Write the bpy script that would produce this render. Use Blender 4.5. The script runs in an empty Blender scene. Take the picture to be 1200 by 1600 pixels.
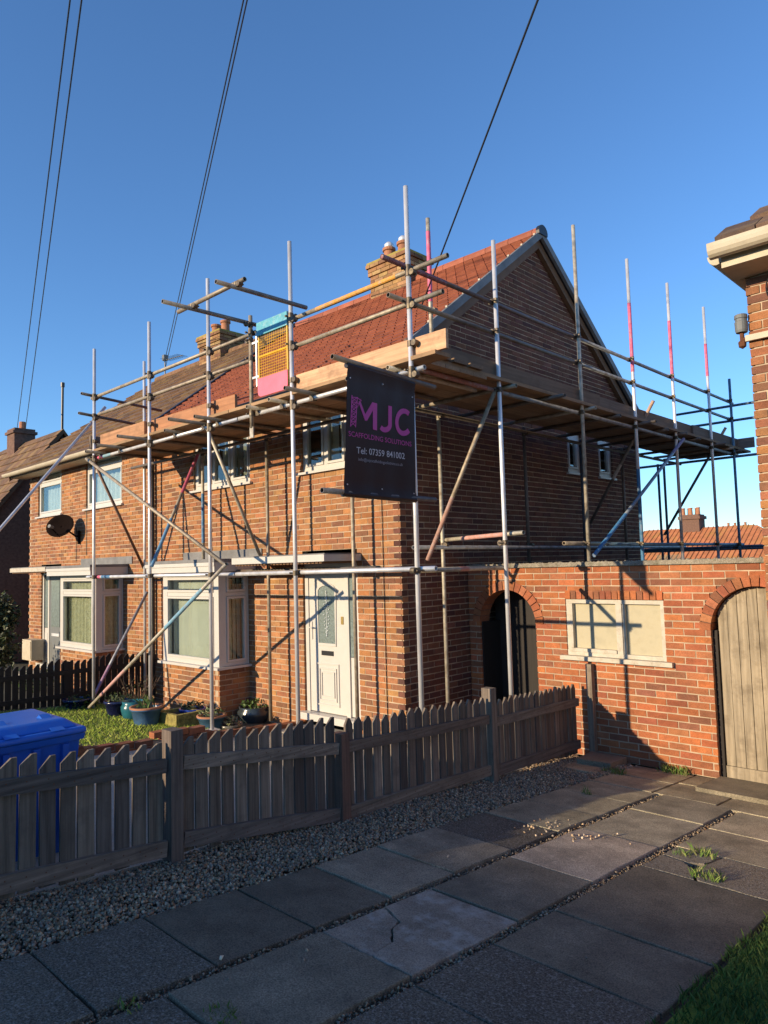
import bpy, math, random
import numpy as np
from mathutils import Vector
random.seed(7); RNG = np.random.default_rng(7)
SC = bpy.context.scene
COL = SC.collection
# ---------------------------------------------------------------- camera
YAW, PIT, ROL, FPX = math.radians(43.596), math.radians(4.232), math.radians(-1.587), 1128.8
CAM = np.array([0, 0, 1.63])
_f = np.array([-math.sin(YAW)*math.cos(PIT), math.cos(YAW)*math.cos(PIT), math.sin(PIT)])
_r0 = np.array([math.cos(YAW), math.sin(YAW), 0]); _u0 = np.cross(_r0, _f)
_r = math.cos(ROL)*_r0 + math.sin(ROL)*_u0; _u = -math.sin(ROL)*_r0 + math.cos(ROL)*_u0
cd = bpy.data.cameras.new('camera'); cam = bpy.data.objects.new('camera', cd); COL.objects.link(cam)
cd.sensor_fit = 'VERTICAL'; cd.sensor_height = 36; cd.lens = 36*FPX/1600; cd.clip_end = 2000; cd.clip_start = .05
from mathutils import Matrix
cam.matrix_world = Matrix(((_r[0], _u[0], -_f[0], 0), (_r[1], _u[1], -_f[1], 0), (_r[2], _u[2], -_f[2], 1.63), (0, 0, 0, 1)))
SC.camera = cam
# ---------------------------------------------------------------- sky, sun, exposure
SUN = Vector((-.27, -1, .265)).normalized()          # towards the sun
w = bpy.data.worlds.new('World'); SC.world = w; w.use_nodes = True
nt = w.node_tree; bg = nt.nodes['Background']; sky = nt.nodes.new('ShaderNodeTexSky')
sky.sky_type = 'NISHITA'; sky.sun_disc = False; sky.sun_elevation = math.asin(SUN.z)
sky.sun_rotation = math.atan2(SUN.x, SUN.y); sky.air_density = 1.0; sky.dust_density = 0; sky.ozone_density = 5.8
nt.links.new(sky.outputs[0], bg.inputs[0]); bg.inputs[1].default_value = .138
sl = bpy.data.lights.new('sun', 'SUN'); so = bpy.data.objects.new('sun', sl); COL.objects.link(so)
sl.energy = 3.8; sl.angle = math.radians(.53); sl.color = (1, .79, .53)
so.rotation_euler = SUN.to_track_quat('Z', 'Y').to_euler()
SC.view_settings.view_transform = 'Standard'; SC.view_settings.look = 'None'
SC.view_settings.exposure = 0.82; SC.view_settings.gamma = 1
# ---------------------------------------------------------------- pixel helpers (direction only; depth from a plane)
def ray(x, y): return _f + _r*(x-600)/FPX - _u*(y-800)/FPX
def PXp(x, y, X): d = ray(x, y); return CAM + d*(X/d[0])
def PYp(x, y, Y): d = ray(x, y); return CAM + d*(Y/d[1])
def GP(x, y):
    d = ray(x, y); return CAM + d*(-1.63/(d[2]+.08*d[1]))
def inview(P):
    d = np.asarray(P)-CAM; z = d@_f
    if z <= .1: return False
    return -20 < 600+FPX*(d@_r)/z < 1220 and -20 < 800-FPX*(d@_u)/z < 1620
# ---------------------------------------------------------------- mesh builder
WL = {}
class MB:
    def __init__(s): s.v = []; s.f = []; s.c = []
    def add(s, vs, fs, col=None):
        n = len(s.v); s.v += [tuple(map(float, p)) for p in vs]; s.f += [tuple(i+n for i in f) for f in fs]
        s.c += [col or (1, 1, 1)]*len(fs)
    def box(s, a, b, col=None):
        x0, y0, z0 = [min(p, q) for p, q in zip(a, b)]; x1, y1, z1 = [max(p, q) for p, q in zip(a, b)]
        s.add([(x0,y0,z0),(x1,y0,z0),(x1,y1,z0),(x0,y1,z0),(x0,y0,z1),(x1,y0,z1),(x1,y1,z1),(x0,y1,z1)], BOXF, col); return s
    def hexa(s, vs, col=None): s.add(vs, BOXF, col); return s
    def bar(s, p, q, w, h, up=(0, 0, 1), col=None):
        p = np.array(p, float); q = np.array(q, float); d = q-p; d /= np.linalg.norm(d)
        a = np.cross(d, up); a /= np.linalg.norm(a); b = np.cross(a, d); a *= w/2; b *= h/2
        s.add([p-a-b, q-a-b, q+a-b, p+a-b, p-a+b, q-a+b, q+a+b, p+a+b], BOXF, col); return s
    def tube(s, p, q, r, n=10, hollow=False, r2=None, col=None):
        p = np.array(p, float); q = np.array(q, float); d = q-p; d /= np.linalg.norm(d)
        a = np.cross(d, (0, 0, 1) if abs(d[2]) < .9 else (1, 0, 0)); a /= np.linalg.norm(a); b = np.cross(d, a)
        r2 = r if r2 is None else r2
        vs = [p+r*(a*math.cos(t)+b*math.sin(t)) for t in np.arange(n)*2*math.pi/n] + [q+r2*(a*math.cos(t)+b*math.sin(t)) for t in np.arange(n)*2*math.pi/n]
        fs = [(i, (i+1) % n, n+(i+1) % n, n+i) for i in range(n)]
        if not hollow: fs += [tuple(range(n))[::-1], tuple(range(n, 2*n))]
        else:
            k = .8; e = d*.06
            vs += [p+k*(v-p) for v in vs[:n]] + [q+k*(v-q) for v in vs[n:2*n]]
            vs += [v+e for v in vs[2*n:3*n]] + [v-e for v in vs[3*n:4*n]]
            for i in range(n):
                j = (i+1) % n
                fs += [(j, i, 2*n+i, 2*n+j), (n+i, n+j, 3*n+j, 3*n+i), (2*n+j, 2*n+i, 4*n+i, 4*n+j), (3*n+i, 3*n+j, 5*n+j, 5*n+i)]
            fs += [tuple(range(4*n, 5*n))[::-1], tuple(range(5*n, 6*n))]
        s.add(vs, fs, col); return s
    def lathe(s, c, prof, n=20, col=None):
        vs = [(c[0]+r*math.cos(t), c[1]+r*math.sin(t), c[2]+z) for r, z in prof for t in np.arange(n)*2*math.pi/n]
        fs = [(k*n+i, k*n+(i+1) % n, (k+1)*n+(i+1) % n, (k+1)*n+i) for k in range(len(prof)-1) for i in range(n)]
        s.add(vs, fs, col); return s
    def prism(s, poly, ext, col=None):
        """poly: 3D polygon; ext: extrusion vector"""
        n = len(poly); P = [np.array(p, float) for p in poly]; e = np.array(ext, float)
        s.add(P+[p+e for p in P], [tuple(range(n))[::-1], tuple(range(n, 2*n))]+[(i, (i+1) % n, n+(i+1) % n, n+i) for i in range(n)], col); return s
BOXF = [(0, 3, 2, 1), (4, 5, 6, 7), (0, 1, 5, 4), (1, 2, 6, 5), (2, 3, 7, 6), (3, 0, 4, 7)]
def obj(name, mb, mat, parent=None, smooth=False, origin=None, fix=True):
    V = np.array(mb.v, float)
    if origin is None: origin = (V.min(0)+V.max(0))/2
    me = bpy.data.meshes.new(name); me.from_pydata((V-origin).tolist(), [], mb.f)
    at = me.attributes.new('col', 'FLOAT_COLOR', 'FACE')
    at.data.foreach_set('color', np.array([(*c, 1) for c in mb.c], np.float32).ravel())
    if fix:
        import bmesh
        bm = bmesh.new(); bm.from_mesh(me); bmesh.ops.recalc_face_normals(bm, faces=bm.faces); bm.to_mesh(me); bm.free()
    me.materials.append(mat)
    if smooth: me.polygons.foreach_set('use_smooth', [True]*len(me.polygons)); 
    o = bpy.data.objects.new(name, me); COL.objects.link(o)
    WL[o.name] = np.array(origin, float)
    if parent is not None: o.parent = parent; o.location = origin-WL[parent.name]
    else: o.location = origin
    return o
def copyobj(src, name, origin, parent):
    o = bpy.data.objects.new(name, src.data); COL.objects.link(o); WL[o.name] = np.array(origin, float)
    o.parent = parent; o.location = np.array(origin)-WL[parent.name]; return o
def thing(name, label, cat, loc, group=None):
    o = bpy.data.objects.new(name, None); COL.objects.link(o); o.location = loc; WL[o.name] = np.array(loc, float)
    o.empty_display_size = .1
    return tag(o, label, cat, group)
def tag(o, label, cat, group=None):
    o['label'] = label; o['category'] = cat
    if group: o['group'] = group
    return o
def kind(o, k): o['kind'] = k; return o
def box1(name, a, b, mat, parent): return obj(name, MB().box(a, b), mat, parent, fix=False)
# ---------------------------------------------------------------- materials
def mat(name, col=None, rough=.7, metal=0, var=.25, scale=(6, 6, 6), bump=.2, bscale=60, bdist=.004, dark=None, darkscale=3, darkamt=.0, rvar=0, spec=.4, fine=0):
    """col None: the per-face colour; var: noise variation of the colour; dark: stains"""
    m = bpy.data.materials.new(name); m.use_nodes = True; N = m.node_tree.nodes; L = m.node_tree.links
    P = N['Principled BSDF']; P.inputs['Roughness'].default_value = rough; P.inputs['Metallic'].default_value = metal
    P.inputs['Specular IOR Level'].default_value = spec
    geo = N.new('ShaderNodeNewGeometry'); mp = N.new('ShaderNodeMapping'); mp.inputs['Scale'].default_value = scale
    L.new(geo.outputs['Position'], mp.inputs['Vector'])
    no = N.new('ShaderNodeTexNoise'); no.inputs['Scale'].default_value = 1; no.inputs['Detail'].default_value = 5; no.inputs['Roughness'].default_value = .62
    L.new(mp.outputs[0], no.inputs['Vector'])
    mr = N.new('ShaderNodeMapRange'); mr.inputs[1].default_value = .28; mr.inputs[2].default_value = .72
    mr.inputs[3].default_value = 1-var; mr.inputs[4].default_value = 1+var; L.new(no.outputs[0], mr.inputs[0])
    mx = N.new('ShaderNodeMix'); mx.data_type = 'RGBA'; mx.blend_type = 'MULTIPLY'; mx.inputs[0].default_value = 1
    if col is None:
        at = N.new('ShaderNodeAttribute'); at.attribute_name = 'col'; L.new(at.outputs['Color'], mx.inputs[6])
    else: mx.inputs[6].default_value = (*col, 1)
    L.new(mr.outputs[0], mx.inputs[7]); out = mx.outputs[2]
    if fine:
        n3 = N.new('ShaderNodeTexNoise'); n3.inputs['Scale'].default_value = 130; n3.inputs['Detail'].default_value = 2; L.new(geo.outputs['Position'], n3.inputs['Vector'])
        m3 = N.new('ShaderNodeMapRange'); m3.inputs[1].default_value = .35; m3.inputs[2].default_value = .65; m3.inputs[3].default_value = 1-fine; m3.inputs[4].default_value = 1+fine
        L.new(n3.outputs[0], m3.inputs[0]); mf = N.new('ShaderNodeMix'); mf.data_type = 'RGBA'; mf.blend_type = 'MULTIPLY'; mf.inputs[0].default_value = 1
        L.new(out, mf.inputs[6]); L.new(m3.outputs[0], mf.inputs[7]); out = mf.outputs[2]
    if dark:
        n2 = N.new('ShaderNodeTexNoise'); n2.inputs['Scale'].default_value = darkscale; n2.inputs['Detail'].default_value = 6; n2.inputs['Roughness'].default_value = .7
        L.new(geo.outputs['Position'], n2.inputs['Vector'])
        m2 = N.new('ShaderNodeMapRange'); m2.inputs[1].default_value = .5; m2.inputs[2].default_value = .68; m2.inputs[3].default_value = 0; m2.inputs[4].default_value = darkamt
        L.new(n2.outputs[0], m2.inputs[0]); md = N.new('ShaderNodeMix'); md.data_type = 'RGBA'
        L.new(m2.outputs[0], md.inputs[0]); L.new(out, md.inputs[6]); md.inputs[7].default_value = (*dark, 1); out = md.outputs[2]
    L.new(out, P.inputs['Base Color'])
    if bump:
        nb = N.new('ShaderNodeTexNoise'); nb.inputs['Scale'].default_value = bscale; nb.inputs['Detail'].default_value = 4
        if max(scale) > 8*min(scale):
            mb_ = N.new('ShaderNodeMapping'); mb_.inputs['Scale'].default_value = [q/max(scale) for q in scale]; L.new(geo.outputs['Position'], mb_.inputs['Vector']); L.new(mb_.outputs[0], nb.inputs['Vector'])
        else: L.new(geo.outputs['Position'], nb.inputs['Vector'])
        bu = N.new('ShaderNodeBump'); bu.inputs['Strength'].default_value = bump; bu.inputs['Distance'].default_value = bdist
        L.new(nb.outputs[0], bu.inputs['Height']); L.new(bu.outputs[0], P.inputs['Normal'])
    if rvar:
        ma = N.new('ShaderNodeMapRange'); ma.inputs[3].default_value = rough-rvar; ma.inputs[4].default_value = rough+rvar
        L.new(no.outputs[0], ma.inputs[0]); L.new(ma.outputs[0], P.inputs['Roughness'])
    return m
M = {}
M['brick'] = mat('brick', None, .9, var=.22, scale=(9, 9, 14), bump=.55, bscale=90, bdist=.004, fine=.18, dark=(.10, .065, .045), darkscale=2.2, darkamt=.3)
M['mortar'] = mat('mortar', (.44, .34, .235), .95, var=.22, scale=(5, 5, 5), bump=.5, bscale=120, dark=(.2, .16, .12), darkscale=3, darkamt=.35)
M['tile_red'] = mat('tile_red', None, .75, var=.2, scale=(7, 7, 7), bump=.3, bscale=80, fine=.1)
M['tile_brown'] = mat('tile_brown', None, .9, var=.3, scale=(4, 4, 4), bump=.5, bscale=60, fine=.2, dark=(.30, .21, .07), darkscale=5, darkamt=.35)
M['white'] = mat('white_plastic', (.52, .50, .46), .35, var=.04, bump=0, dark=(.55, .5, .42), darkscale=6, darkamt=.15)
M['oldwhite'] = mat('old_white_paint', (.48, .44, .36), .7, var=.12, scale=(8, 8, 8), bump=.3, bscale=70, dark=(.33, .28, .2), darkscale=11, darkamt=.75)
M['cream'] = mat('cream_paint', (.48, .42, .31), .6, var=.1, bump=.2, dark=(.35, .3, .2), darkscale=7, darkamt=.5)
M['board'] = mat('painted_board', (.43, .39, .27), .8, var=.15, scale=(6, 6, 6), bump=.2, dark=(.34, .3, .2), darkscale=6, darkamt=.6)
M['black'] = mat('black_plastic', (.02, .02, .022), .4, var=.1, bump=0)
M['lead'] = mat('lead_sheet', (.17, .17, .17), .65, var=.3, scale=(4, 4, 4), bump=.3, bscale=30)
M['galv'] = mat('galvanised_steel', (.70, .70, .70), .42, metal=.45, var=.2, scale=(9, 9, 3), bump=0, rvar=.12)
M['oldtube'] = mat('weathered_tube', None, .6, metal=.35, var=.3, scale=(14, 14, 14), bump=.3, bscale=80, dark=(.14, .075, .035), darkscale=9, darkamt=.6)
M['paint'] = mat('tube_paint', None, .6, var=.25, scale=(20, 20, 20), bump=.2, bscale=90, dark=(.32, .32, .33), darkscale=14, darkamt=.7)
M['coupler'] = mat('coupler_steel', (.11, .09, .07), .55, metal=.6, var=.4, scale=(40, 40, 40), bump=.2, dark=(.34, .28, .16), darkscale=14, darkamt=.5)
M['boardx'] = mat('scaffold_board_x', None, .85, var=.28, scale=(1.6, 34, 34), bump=.3, bscale=220, dark=(.12, .075, .045), darkscale=4, darkamt=.45)
M['boardy'] = mat('scaffold_board_y', None, .85, var=.28, scale=(34, 1.6, 34), bump=.3, bscale=220, dark=(.12, .075, .045), darkscale=4, darkamt=.45)
M['picket'] = mat('grey_picket', None, .85, var=.5, scale=(42, 42, 1.6), bump=.7, bscale=200, bdist=.003, dark=(.075, .06, .05), darkscale=5, darkamt=.5)
M['rail'] = mat('grey_rail', None, .85, var=.5, scale=(42, 1.6, 42), bump=.7, bscale=200, bdist=.003, dark=(.075, .06, .05), darkscale=5, darkamt=.5)
M['darkwood'] = mat('dark_stained_wood', (.018, .014, .012), .7, var=.3, scale=(30, 30, 2), bump=.3, bscale=150)
M['slabpale'] = mat('pale_lichen_slab', None, .9, var=.3, scale=(4, 4, 4), bump=.6, bscale=150, bdist=.004, fine=.3, dark=(.42, .40, .35), darkscale=7, darkamt=.75)
M['slab'] = mat('paving_slab', None, .88, var=.38, scale=(3.2, 3.2, 3.2), bump=.6, bscale=150, bdist=.004, fine=.4, dark=(.075, .07, .05), darkscale=2.4, darkamt=.5)
M['aggr'] = mat('aggregate_slab', None, .85, var=.2, scale=(3, 3, 3), bump=.9, bscale=110, bdist=.006, fine=.6, dark=(.42, .40, .36), darkscale=75, darkamt=.55)
M['concrete'] = mat('concrete', (.36, .33, .28), .9, var=.25, scale=(3, 3, 3), bump=.5, bscale=90, fine=.2, dark=(.16, .14, .1), darkscale=3, darkamt=.5)
M['stepstone'] = mat('step_stone', (.21, .18, .125), .9, var=.3, scale=(4, 4, 4), bump=.6, bscale=120, fine=.3)
M['coping'] = mat('rough_coping', (.27, .24, .19), .95, var=.4, scale=(14, 14, 14), bump=1, bscale=70, bdist=.015, fine=.4, dark=(.12, .12, .07), darkscale=9, darkamt=.5)
M['gravel'] = mat('gravel_stone', None, .85, var=.2, scale=(30, 30, 30), bump=.3, bscale=150)
M['soil'] = mat('soil', (.075, .06, .045), .95, var=.4, scale=(6, 6, 6), bump=1, bscale=50, bdist=.02)
M['ground'] = mat('ground_earth', (.10, .095, .06), .95, var=.4, scale=(1, 1, 1), bump=.6, bscale=20, bdist=.03)
M['turf'] = mat('turf', (.15, .21, .03), .95, var=.4, scale=(5, 5, 5), bump=.8, bscale=60, bdist=.02)
M['asphalt'] = mat('asphalt', (.055, .055, .055), .9, var=.2, bump=.5, bscale=120)
M['grass'] = mat('grass', None, .8, var=.3, scale=(3, 3, 3), bump=0)
M['leaf'] = mat('leaf', None, .55, var=.35, scale=(8, 8, 8), bump=0)
M['bin'] = mat('blue_bin_plastic', (.018, .12, .52), .38, var=.12, scale=(4, 4, 4), bump=.06, bscale=200, dark=(.10, .14, .3), darkscale=4, darkamt=.4)
M['glaze'] = mat('glazed_pot', None, .22, var=.25, scale=(9, 9, 9), bump=.05, spec=.6)
M['terra'] = mat('terracotta', (.36, .16, .085), .85, var=.25, bump=.2)
M['banner'] = mat('banner_vinyl', (.013, .011, .014), .42, var=.1, bump=.15, bscale=6, bdist=.02)
M['pink'] = mat('pink_print', (.55, .075, .32), .5, var=.05, bump=0)
M['greytext'] = mat('pale_print', (.55, .55, .57), .5, var=.05, bump=0)
M['emailtext'] = mat('pale_small_print', (.28, .28, .3), .5, var=.05, bump=0)
M['yellow'] = mat('yellow_steel', (.72, .40, .03), .5, var=.15, bump=0)
M['gatepink'] = mat('gate_pink', (.78, .15, .22), .55, var=.1, bump=0)
M['gateblue'] = mat('gate_blue', (.09, .36, .46), .6, var=.2, scale=(10, 10, 10), bump=0, dark=(.5, .6, .62), darkscale=12, darkamt=.5)
M['dish'] = mat('dish_mesh', (.010, .006, .005), .95, var=.2, bump=.3, spec=.05)
M['rust'] = mat('rusty_iron', (.12, .045, .02), .85, var=.4, scale=(20, 20, 20), bump=.4)
M['plastic_grey'] = mat('grey_plastic', (.15, .16, .16), .5, var=.1, bump=0)
M['blind'] = mat('blind_fabric', (.74, .72, .62), .9, var=.05, bump=0)
M['curtain'] = mat('net_curtain', (.62, .58, .40), .9, var=.25, scale=(30, 30, 18), bump=.4, bscale=60)
M['voile'] = mat('pale_curtain', (.62, .66, .66), .9, var=.12, bump=0)
M['inside'] = mat('dim_interior', (.10, .09, .08), .9, var=.2, bump=0)
M['gatewood'] = mat('old_gate_board', (.30, .25, .175), .85, var=.42, scale=(26, 26, 1.5), bump=.5, bscale=160, dark=(.14, .11, .075), darkscale=5, darkamt=.6)
M['brass'] = mat('brass', (.6, .42, .15), .35, metal=.9, var=.1, bump=0)
M['soffit'] = mat('brown_soffit', (.15, .08, .04), .7, var=.2, bump=.2)
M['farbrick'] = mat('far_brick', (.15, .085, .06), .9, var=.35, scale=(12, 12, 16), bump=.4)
M['farpan'] = mat('far_pantile', (.46, .17, .07), .85, var=.25, scale=(2, 2, 2), bump=.3, dark=(.40, .25, .06), darkscale=.8, darkamt=.6)
def glassmat():
    m = bpy.data.materials.new('window_glass'); m.use_nodes = True; N = m.node_tree.nodes; L = m.node_tree.links
    N.remove(N['Principled BSDF']); t = N.new('ShaderNodeBsdfTransparent'); t.inputs[0].default_value = (.86, .9, .88, 1)
    g = N.new('ShaderNodeBsdfGlossy'); g.inputs['Roughness'].default_value = .01
    lw = N.new('ShaderNodeLayerWeight'); pw = N.new('ShaderNodeMath'); pw.operation = 'POWER'; pw.inputs[1].default_value = 3.2; L.new(lw.outputs['Facing'], pw.inputs[0])
    fr = N.new('ShaderNodeMapRange'); fr.inputs[3].default_value = .045; fr.inputs[4].default_value = .9; L.new(pw.outputs[0], fr.inputs[0]); mx = N.new('ShaderNodeMixShader')
    L.new(fr.outputs[0], mx.inputs[0]); L.new(t.outputs[0], mx.inputs[1]); L.new(g.outputs[0], mx.inputs[2]); L.new(mx.outputs[0], N['Material Output'].inputs[0]); return m
M['glass'] = glassmat()
M['frost'] = mat('patterned_glass', (.17, .21, .20), .15, var=.35, scale=(40, 40, 40), bump=.5, bscale=70, bdist=.004, spec=.8)
# ================================================================= SETTING
def gz(x, y): return -.08*min(max(y, -3), 7.72)
xs = [-300, -60, -30, -18, -12, -8, -6, -4.27, -3, -1.5, 0, 2, 6, 15, 40, 300]; ys = [-300, -60, -30, -10, -3, 0, 2, 4, 6, 7.72, 9, 13, 20, 60, 300, 900]
g = MB(); nx = len(xs)
for y in ys:
    for x in xs: g.v.append((x, y, gz(x, y)-.05))
for j in range(len(ys)-1):
    for i in range(nx-1): g.f.append((j*nx+i, j*nx+i+1, (j+1)*nx+i+1, (j+1)*nx+i)); g.c.append((1, 1, 1))
kind(obj('ground', g, M['ground'], origin=(0, 0, 0), fix=False), 'structure')
kind(box1('street', (-80, -13, .19), (60, -6.5, .215), M['asphalt'], None), 'structure')
def slopebox(mb, x0, x1, y0, y1, top, thick, col=None):
    t = lambda y: -.08*y+top
    mb.hexa([(x0,y0,t(y0)-thick),(x1,y0,t(y0)-thick),(x1,y1,t(y1)-thick),(x0,y1,t(y1)-thick),(x0,y0,t(y0)),(x1,y0,t(y0)),(x1,y1,t(y1)),(x0,y1,t(y1))], col)
    return mb
kind(obj('front_path', slopebox(MB(), -7.6, -4.33, 1, 6.42, .0, .04), M['concrete']), 'structure')
kind(obj('side_path', slopebox(MB(), -5.85, -4.33, 6.424, 7.7, .0, .04), M['concrete']), 'structure')
# driveway: bed + slabs
dr = kind(obj('driveway', slopebox(MB(), -3.66, -1.30, -1.5, 7.70, -.028, .05), M['soil']), 'structure')
def slab(x0, x1, y0, y1, col, m, z=0., poly=None):
    """chamfered, slightly uneven flagstone"""
    mb = MB(); t = lambda y: -.08*y; h = [random.uniform(-.006, .006) for _ in range(4)]; e = .0035
    pts = poly or [(x0, y0), (x1, y0), (x1, y1), (x0, y1)]
    n = len(pts); cx = sum(p[0] for p in pts)/n; cy = sum(p[1] for p in pts)/n; zz = z+random.uniform(-.004, .006); tx = random.uniform(-.006, .006); ty = random.uniform(-.006, .006)
    Z = lambda x, y: t(y)+zz+tx*(x-cx)+ty*(y-cy)
    ins = lambda p, k: (p[0]+(cx-p[0])/abs(cx-p[0]+1e-9)*k, p[1]+(cy-p[1])/abs(cy-p[1]+1e-9)*k)
    # subdivide the outline so the edge wobbles like worn stone
    ring = []
    for i in range(n):
        a = pts[i]; b = pts[(i+1) % n]
        for k in range(5):
            f = k/5; j = 0 if k == 0 else random.uniform(-.005, .005)
            ring.append((a[0]+(b[0]-a[0])*f+j, a[1]+(b[1]-a[1])*f+j))
    k = len(ring)
    def inr(p, q):
        d = math.hypot(cx-p[0], cy-p[1]); return (p[0]+(cx-p[0])*q/d, p[1]+(cy-p[1])*q/d)
    vs = [(x, y, Z(x, y)-.045) for x, y in ring]+[(x, y, Z(x, y)-e) for x, y in ring]+[(*inr(p, e*1.3), Z(*p)) for p in ring]
    fs = [(i, (i+1) % k, k+(i+1) % k, k+i) for i in range(k)]+[(k+i, k+(i+1) % k, 2*k+(i+1) % k, 2*k+i) for i in range(k)]+[tuple(range(2*k, 3*k))]
    mb.add(vs, fs, col); return obj('paving_slab', mb, m, dr, fix=False)
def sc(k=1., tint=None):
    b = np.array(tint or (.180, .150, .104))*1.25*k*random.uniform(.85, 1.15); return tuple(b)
r1 = [-.2, .22, .78, 1.35, 1.91, 2.49, 3.06, 3.63, 4.27, 4.88, 5.5, 6.1, 6.62]
for i in range(len(r1)-1):
    agg = i in (2, 3, 8); slab(-3.62, -2.945, r1[i]+.008, r1[i+1]-.008, sc(.45) if agg else sc(.62 if i < 6 else 1.15, (.22, .19, .125) if i > 7 else None), M['aggr'] if agg else M['slab'])  # rear slabs tinted lighter, near ones darker: sun and shade in the colour
r2 = [-.3, .78, 1.62, 2.48, 3.33, 4.14, 5.1, 5.93, 6.62]
for i in range(len(r2)-1):
    agg = i in (1,); c = sc(.95, (.22, .18, .135)) if i == 3 else sc(.42) if agg else sc(1.3, (.23, .185, .135)) if i == 5 else sc(.8) if i < 5 else sc(1.2, (.22, .19, .13))  # lighter tint towards the rear strengthens the sunlit part
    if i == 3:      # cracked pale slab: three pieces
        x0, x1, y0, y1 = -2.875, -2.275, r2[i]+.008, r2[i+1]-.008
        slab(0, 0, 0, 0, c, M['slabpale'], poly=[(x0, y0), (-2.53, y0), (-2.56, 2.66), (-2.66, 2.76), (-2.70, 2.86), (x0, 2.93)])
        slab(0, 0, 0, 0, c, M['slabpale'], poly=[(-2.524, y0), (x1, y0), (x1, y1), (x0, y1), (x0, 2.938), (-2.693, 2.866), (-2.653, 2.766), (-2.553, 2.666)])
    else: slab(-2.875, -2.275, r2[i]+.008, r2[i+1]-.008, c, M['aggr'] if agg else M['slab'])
r3 = [-.4, .5, 1.2, 1.82, 2.43, 3.01, 3.6, 4.65, 5.24, 5.87, 6.55]
for i in range(len(r3)-1):
    if i == 7:      # broken corner pieces with weeds
        y0, y1 = r3[i]+.01, r3[i+1]-.01; c = sc(.9)
        slab(0, 0, 0, 0, c, M['aggr'], poly=[(-2.2, y0), (-1.86, y0), (-1.95, 4.86), (-2.03, 4.94), (-2.2, 4.98)])
        slab(0, 0, 0, 0, sc(1.), M['aggr'], poly=[(-2.2, 5.0), (-2.02, 4.96), (-1.93, 5.02), (-1.9, y1), (-2.2, y1)])
        slab(0, 0, 0, 0, c, M['aggr'], poly=[(-1.84, y0), (-1.37, y0), (-1.37, y1), (-1.88, y1), (-1.91, 5.01), (-1.93, 4.88)])
        continue
    agg = i in (3, 4); slab(-2.21, -1.37, r3[i]+.008, r3[i+1]-.008, sc(.42) if agg else sc(.62) if i < 7 else sc(1.3, (.22, .185, .12)), M['aggr'] if agg else M['slab'])  # near slabs darkened as shaded, rear ones lightened as sunlit
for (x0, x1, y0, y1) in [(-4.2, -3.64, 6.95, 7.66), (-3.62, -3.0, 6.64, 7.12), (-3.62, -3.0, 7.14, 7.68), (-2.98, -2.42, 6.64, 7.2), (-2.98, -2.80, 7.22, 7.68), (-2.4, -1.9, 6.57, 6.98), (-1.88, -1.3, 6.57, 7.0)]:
    slab(x0, x1, y0, y1, sc(1.1, (.22, .185, .12)), M['slab'])  # light warm tint adds to the sunlight at the rear
kind(obj('gate_step', slopebox(MB(), -2.74, -1.86, 7.02, 7.69, .035, .1), M['stepstone']), 'structure')
# gravel: crushed stones
OCT = np.array([(1, 0, 0), (-1, 0, 0), (0, 1, 0), (0, -1, 0), (0, 0, 1), (0, 0, -1)], float)
OF = np.array([(0, 2, 4), (2, 1, 4), (1, 3, 4), (3, 0, 4), (2, 0, 5), (1, 2, 5), (3, 1, 5), (0, 3, 5)])
def stones(name, label_kind, P, S, cols, parent=None):
    n = len(P); A = RNG.normal(size=(n, 3, 3)); Q = np.linalg.qr(A)[0]
    J = OCT[None]*(S[:, None, None]*RNG.uniform(.55, 1.15, (n, 6, 1)))*np.array([1, 1, .75])
    V = (np.einsum('nij,nkj->nki', Q, J)+P[:, None]).reshape(-1, 3); F = (OF[None]+6*np.arange(n)[:, None, None]).reshape(-1, 3)
    me = bpy.data.meshes.new(name); me.vertices.add(len(V)); me.vertices.foreach_set('co', V.astype(np.float32).ravel())
    me.loops.add(F.size); me.loops.foreach_set('vertex_index', F.astype(np.int32).ravel()); me.polygons.add(len(F))
    me.polygons.foreach_set('loop_start', np.arange(0, F.size, 3, dtype=np.int32)); me.update(calc_edges=True)
    at = me.attributes.new('col', 'FLOAT_COLOR', 'FACE'); c = np.repeat(np.c_[cols, np.ones(n)], 8, 0); at.data.foreach_set('color', c.astype(np.float32).ravel())
    me.materials.append(M['gravel']); o = bpy.data.objects.new(name, me); COL.objects.link(o); o['kind'] = label_kind; WL[o.name] = np.zeros(3)
    if parent: o.parent = parent; o.location = -WL[parent.name]
    return o
def gcols(n, k=1.):
    pal = np.array([(.24, .20, .15), (.16, .14, .12), (.30, .24, .17), (.20, .18, .165), (.36, .31, .25), (.22, .15, .10), (.10, .095, .09)])
    return pal[RNG.integers(0, 7, n)]*RNG.uniform(.75, 1.25, (n, 1))*k*np.array([1.35, 1.2, 1.0])
n = 34000; x = RNG.uniform(-4.36, -3.60, n); y = RNG.uniform(.2, 7.65, n); keep = ~((x > -3.66) & (RNG.random(n) < .55)); x, y = x[keep], y[keep]; n = len(x)
z = -.08*y-.022+RNG.uniform(0, .022, n)+.012*np.sin(x*9+y*3)
kind(obj('gravel_bed', slopebox(MB(), -4.4, -3.64, -.5, 7.7, -.026, .04), M['soil']), 'structure')
stones('gravel', 'stuff', np.c_[x, y, z], RNG.uniform(.008, .0185, n), gcols(n))
n = 5200; pick = RNG.random(n) < .5; x = np.where(pick, RNG.uniform(-2.945, -2.875, n), RNG.uniform(-2.27, -2.215, n)); y = RNG.uniform(0, 6.6, n)
stones('joint_gravel', 'stuff', np.c_[x, y, -.08*y-.03+RNG.uniform(0, .02, n)], RNG.uniform(.005, .013, n), gcols(n, .85))
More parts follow.
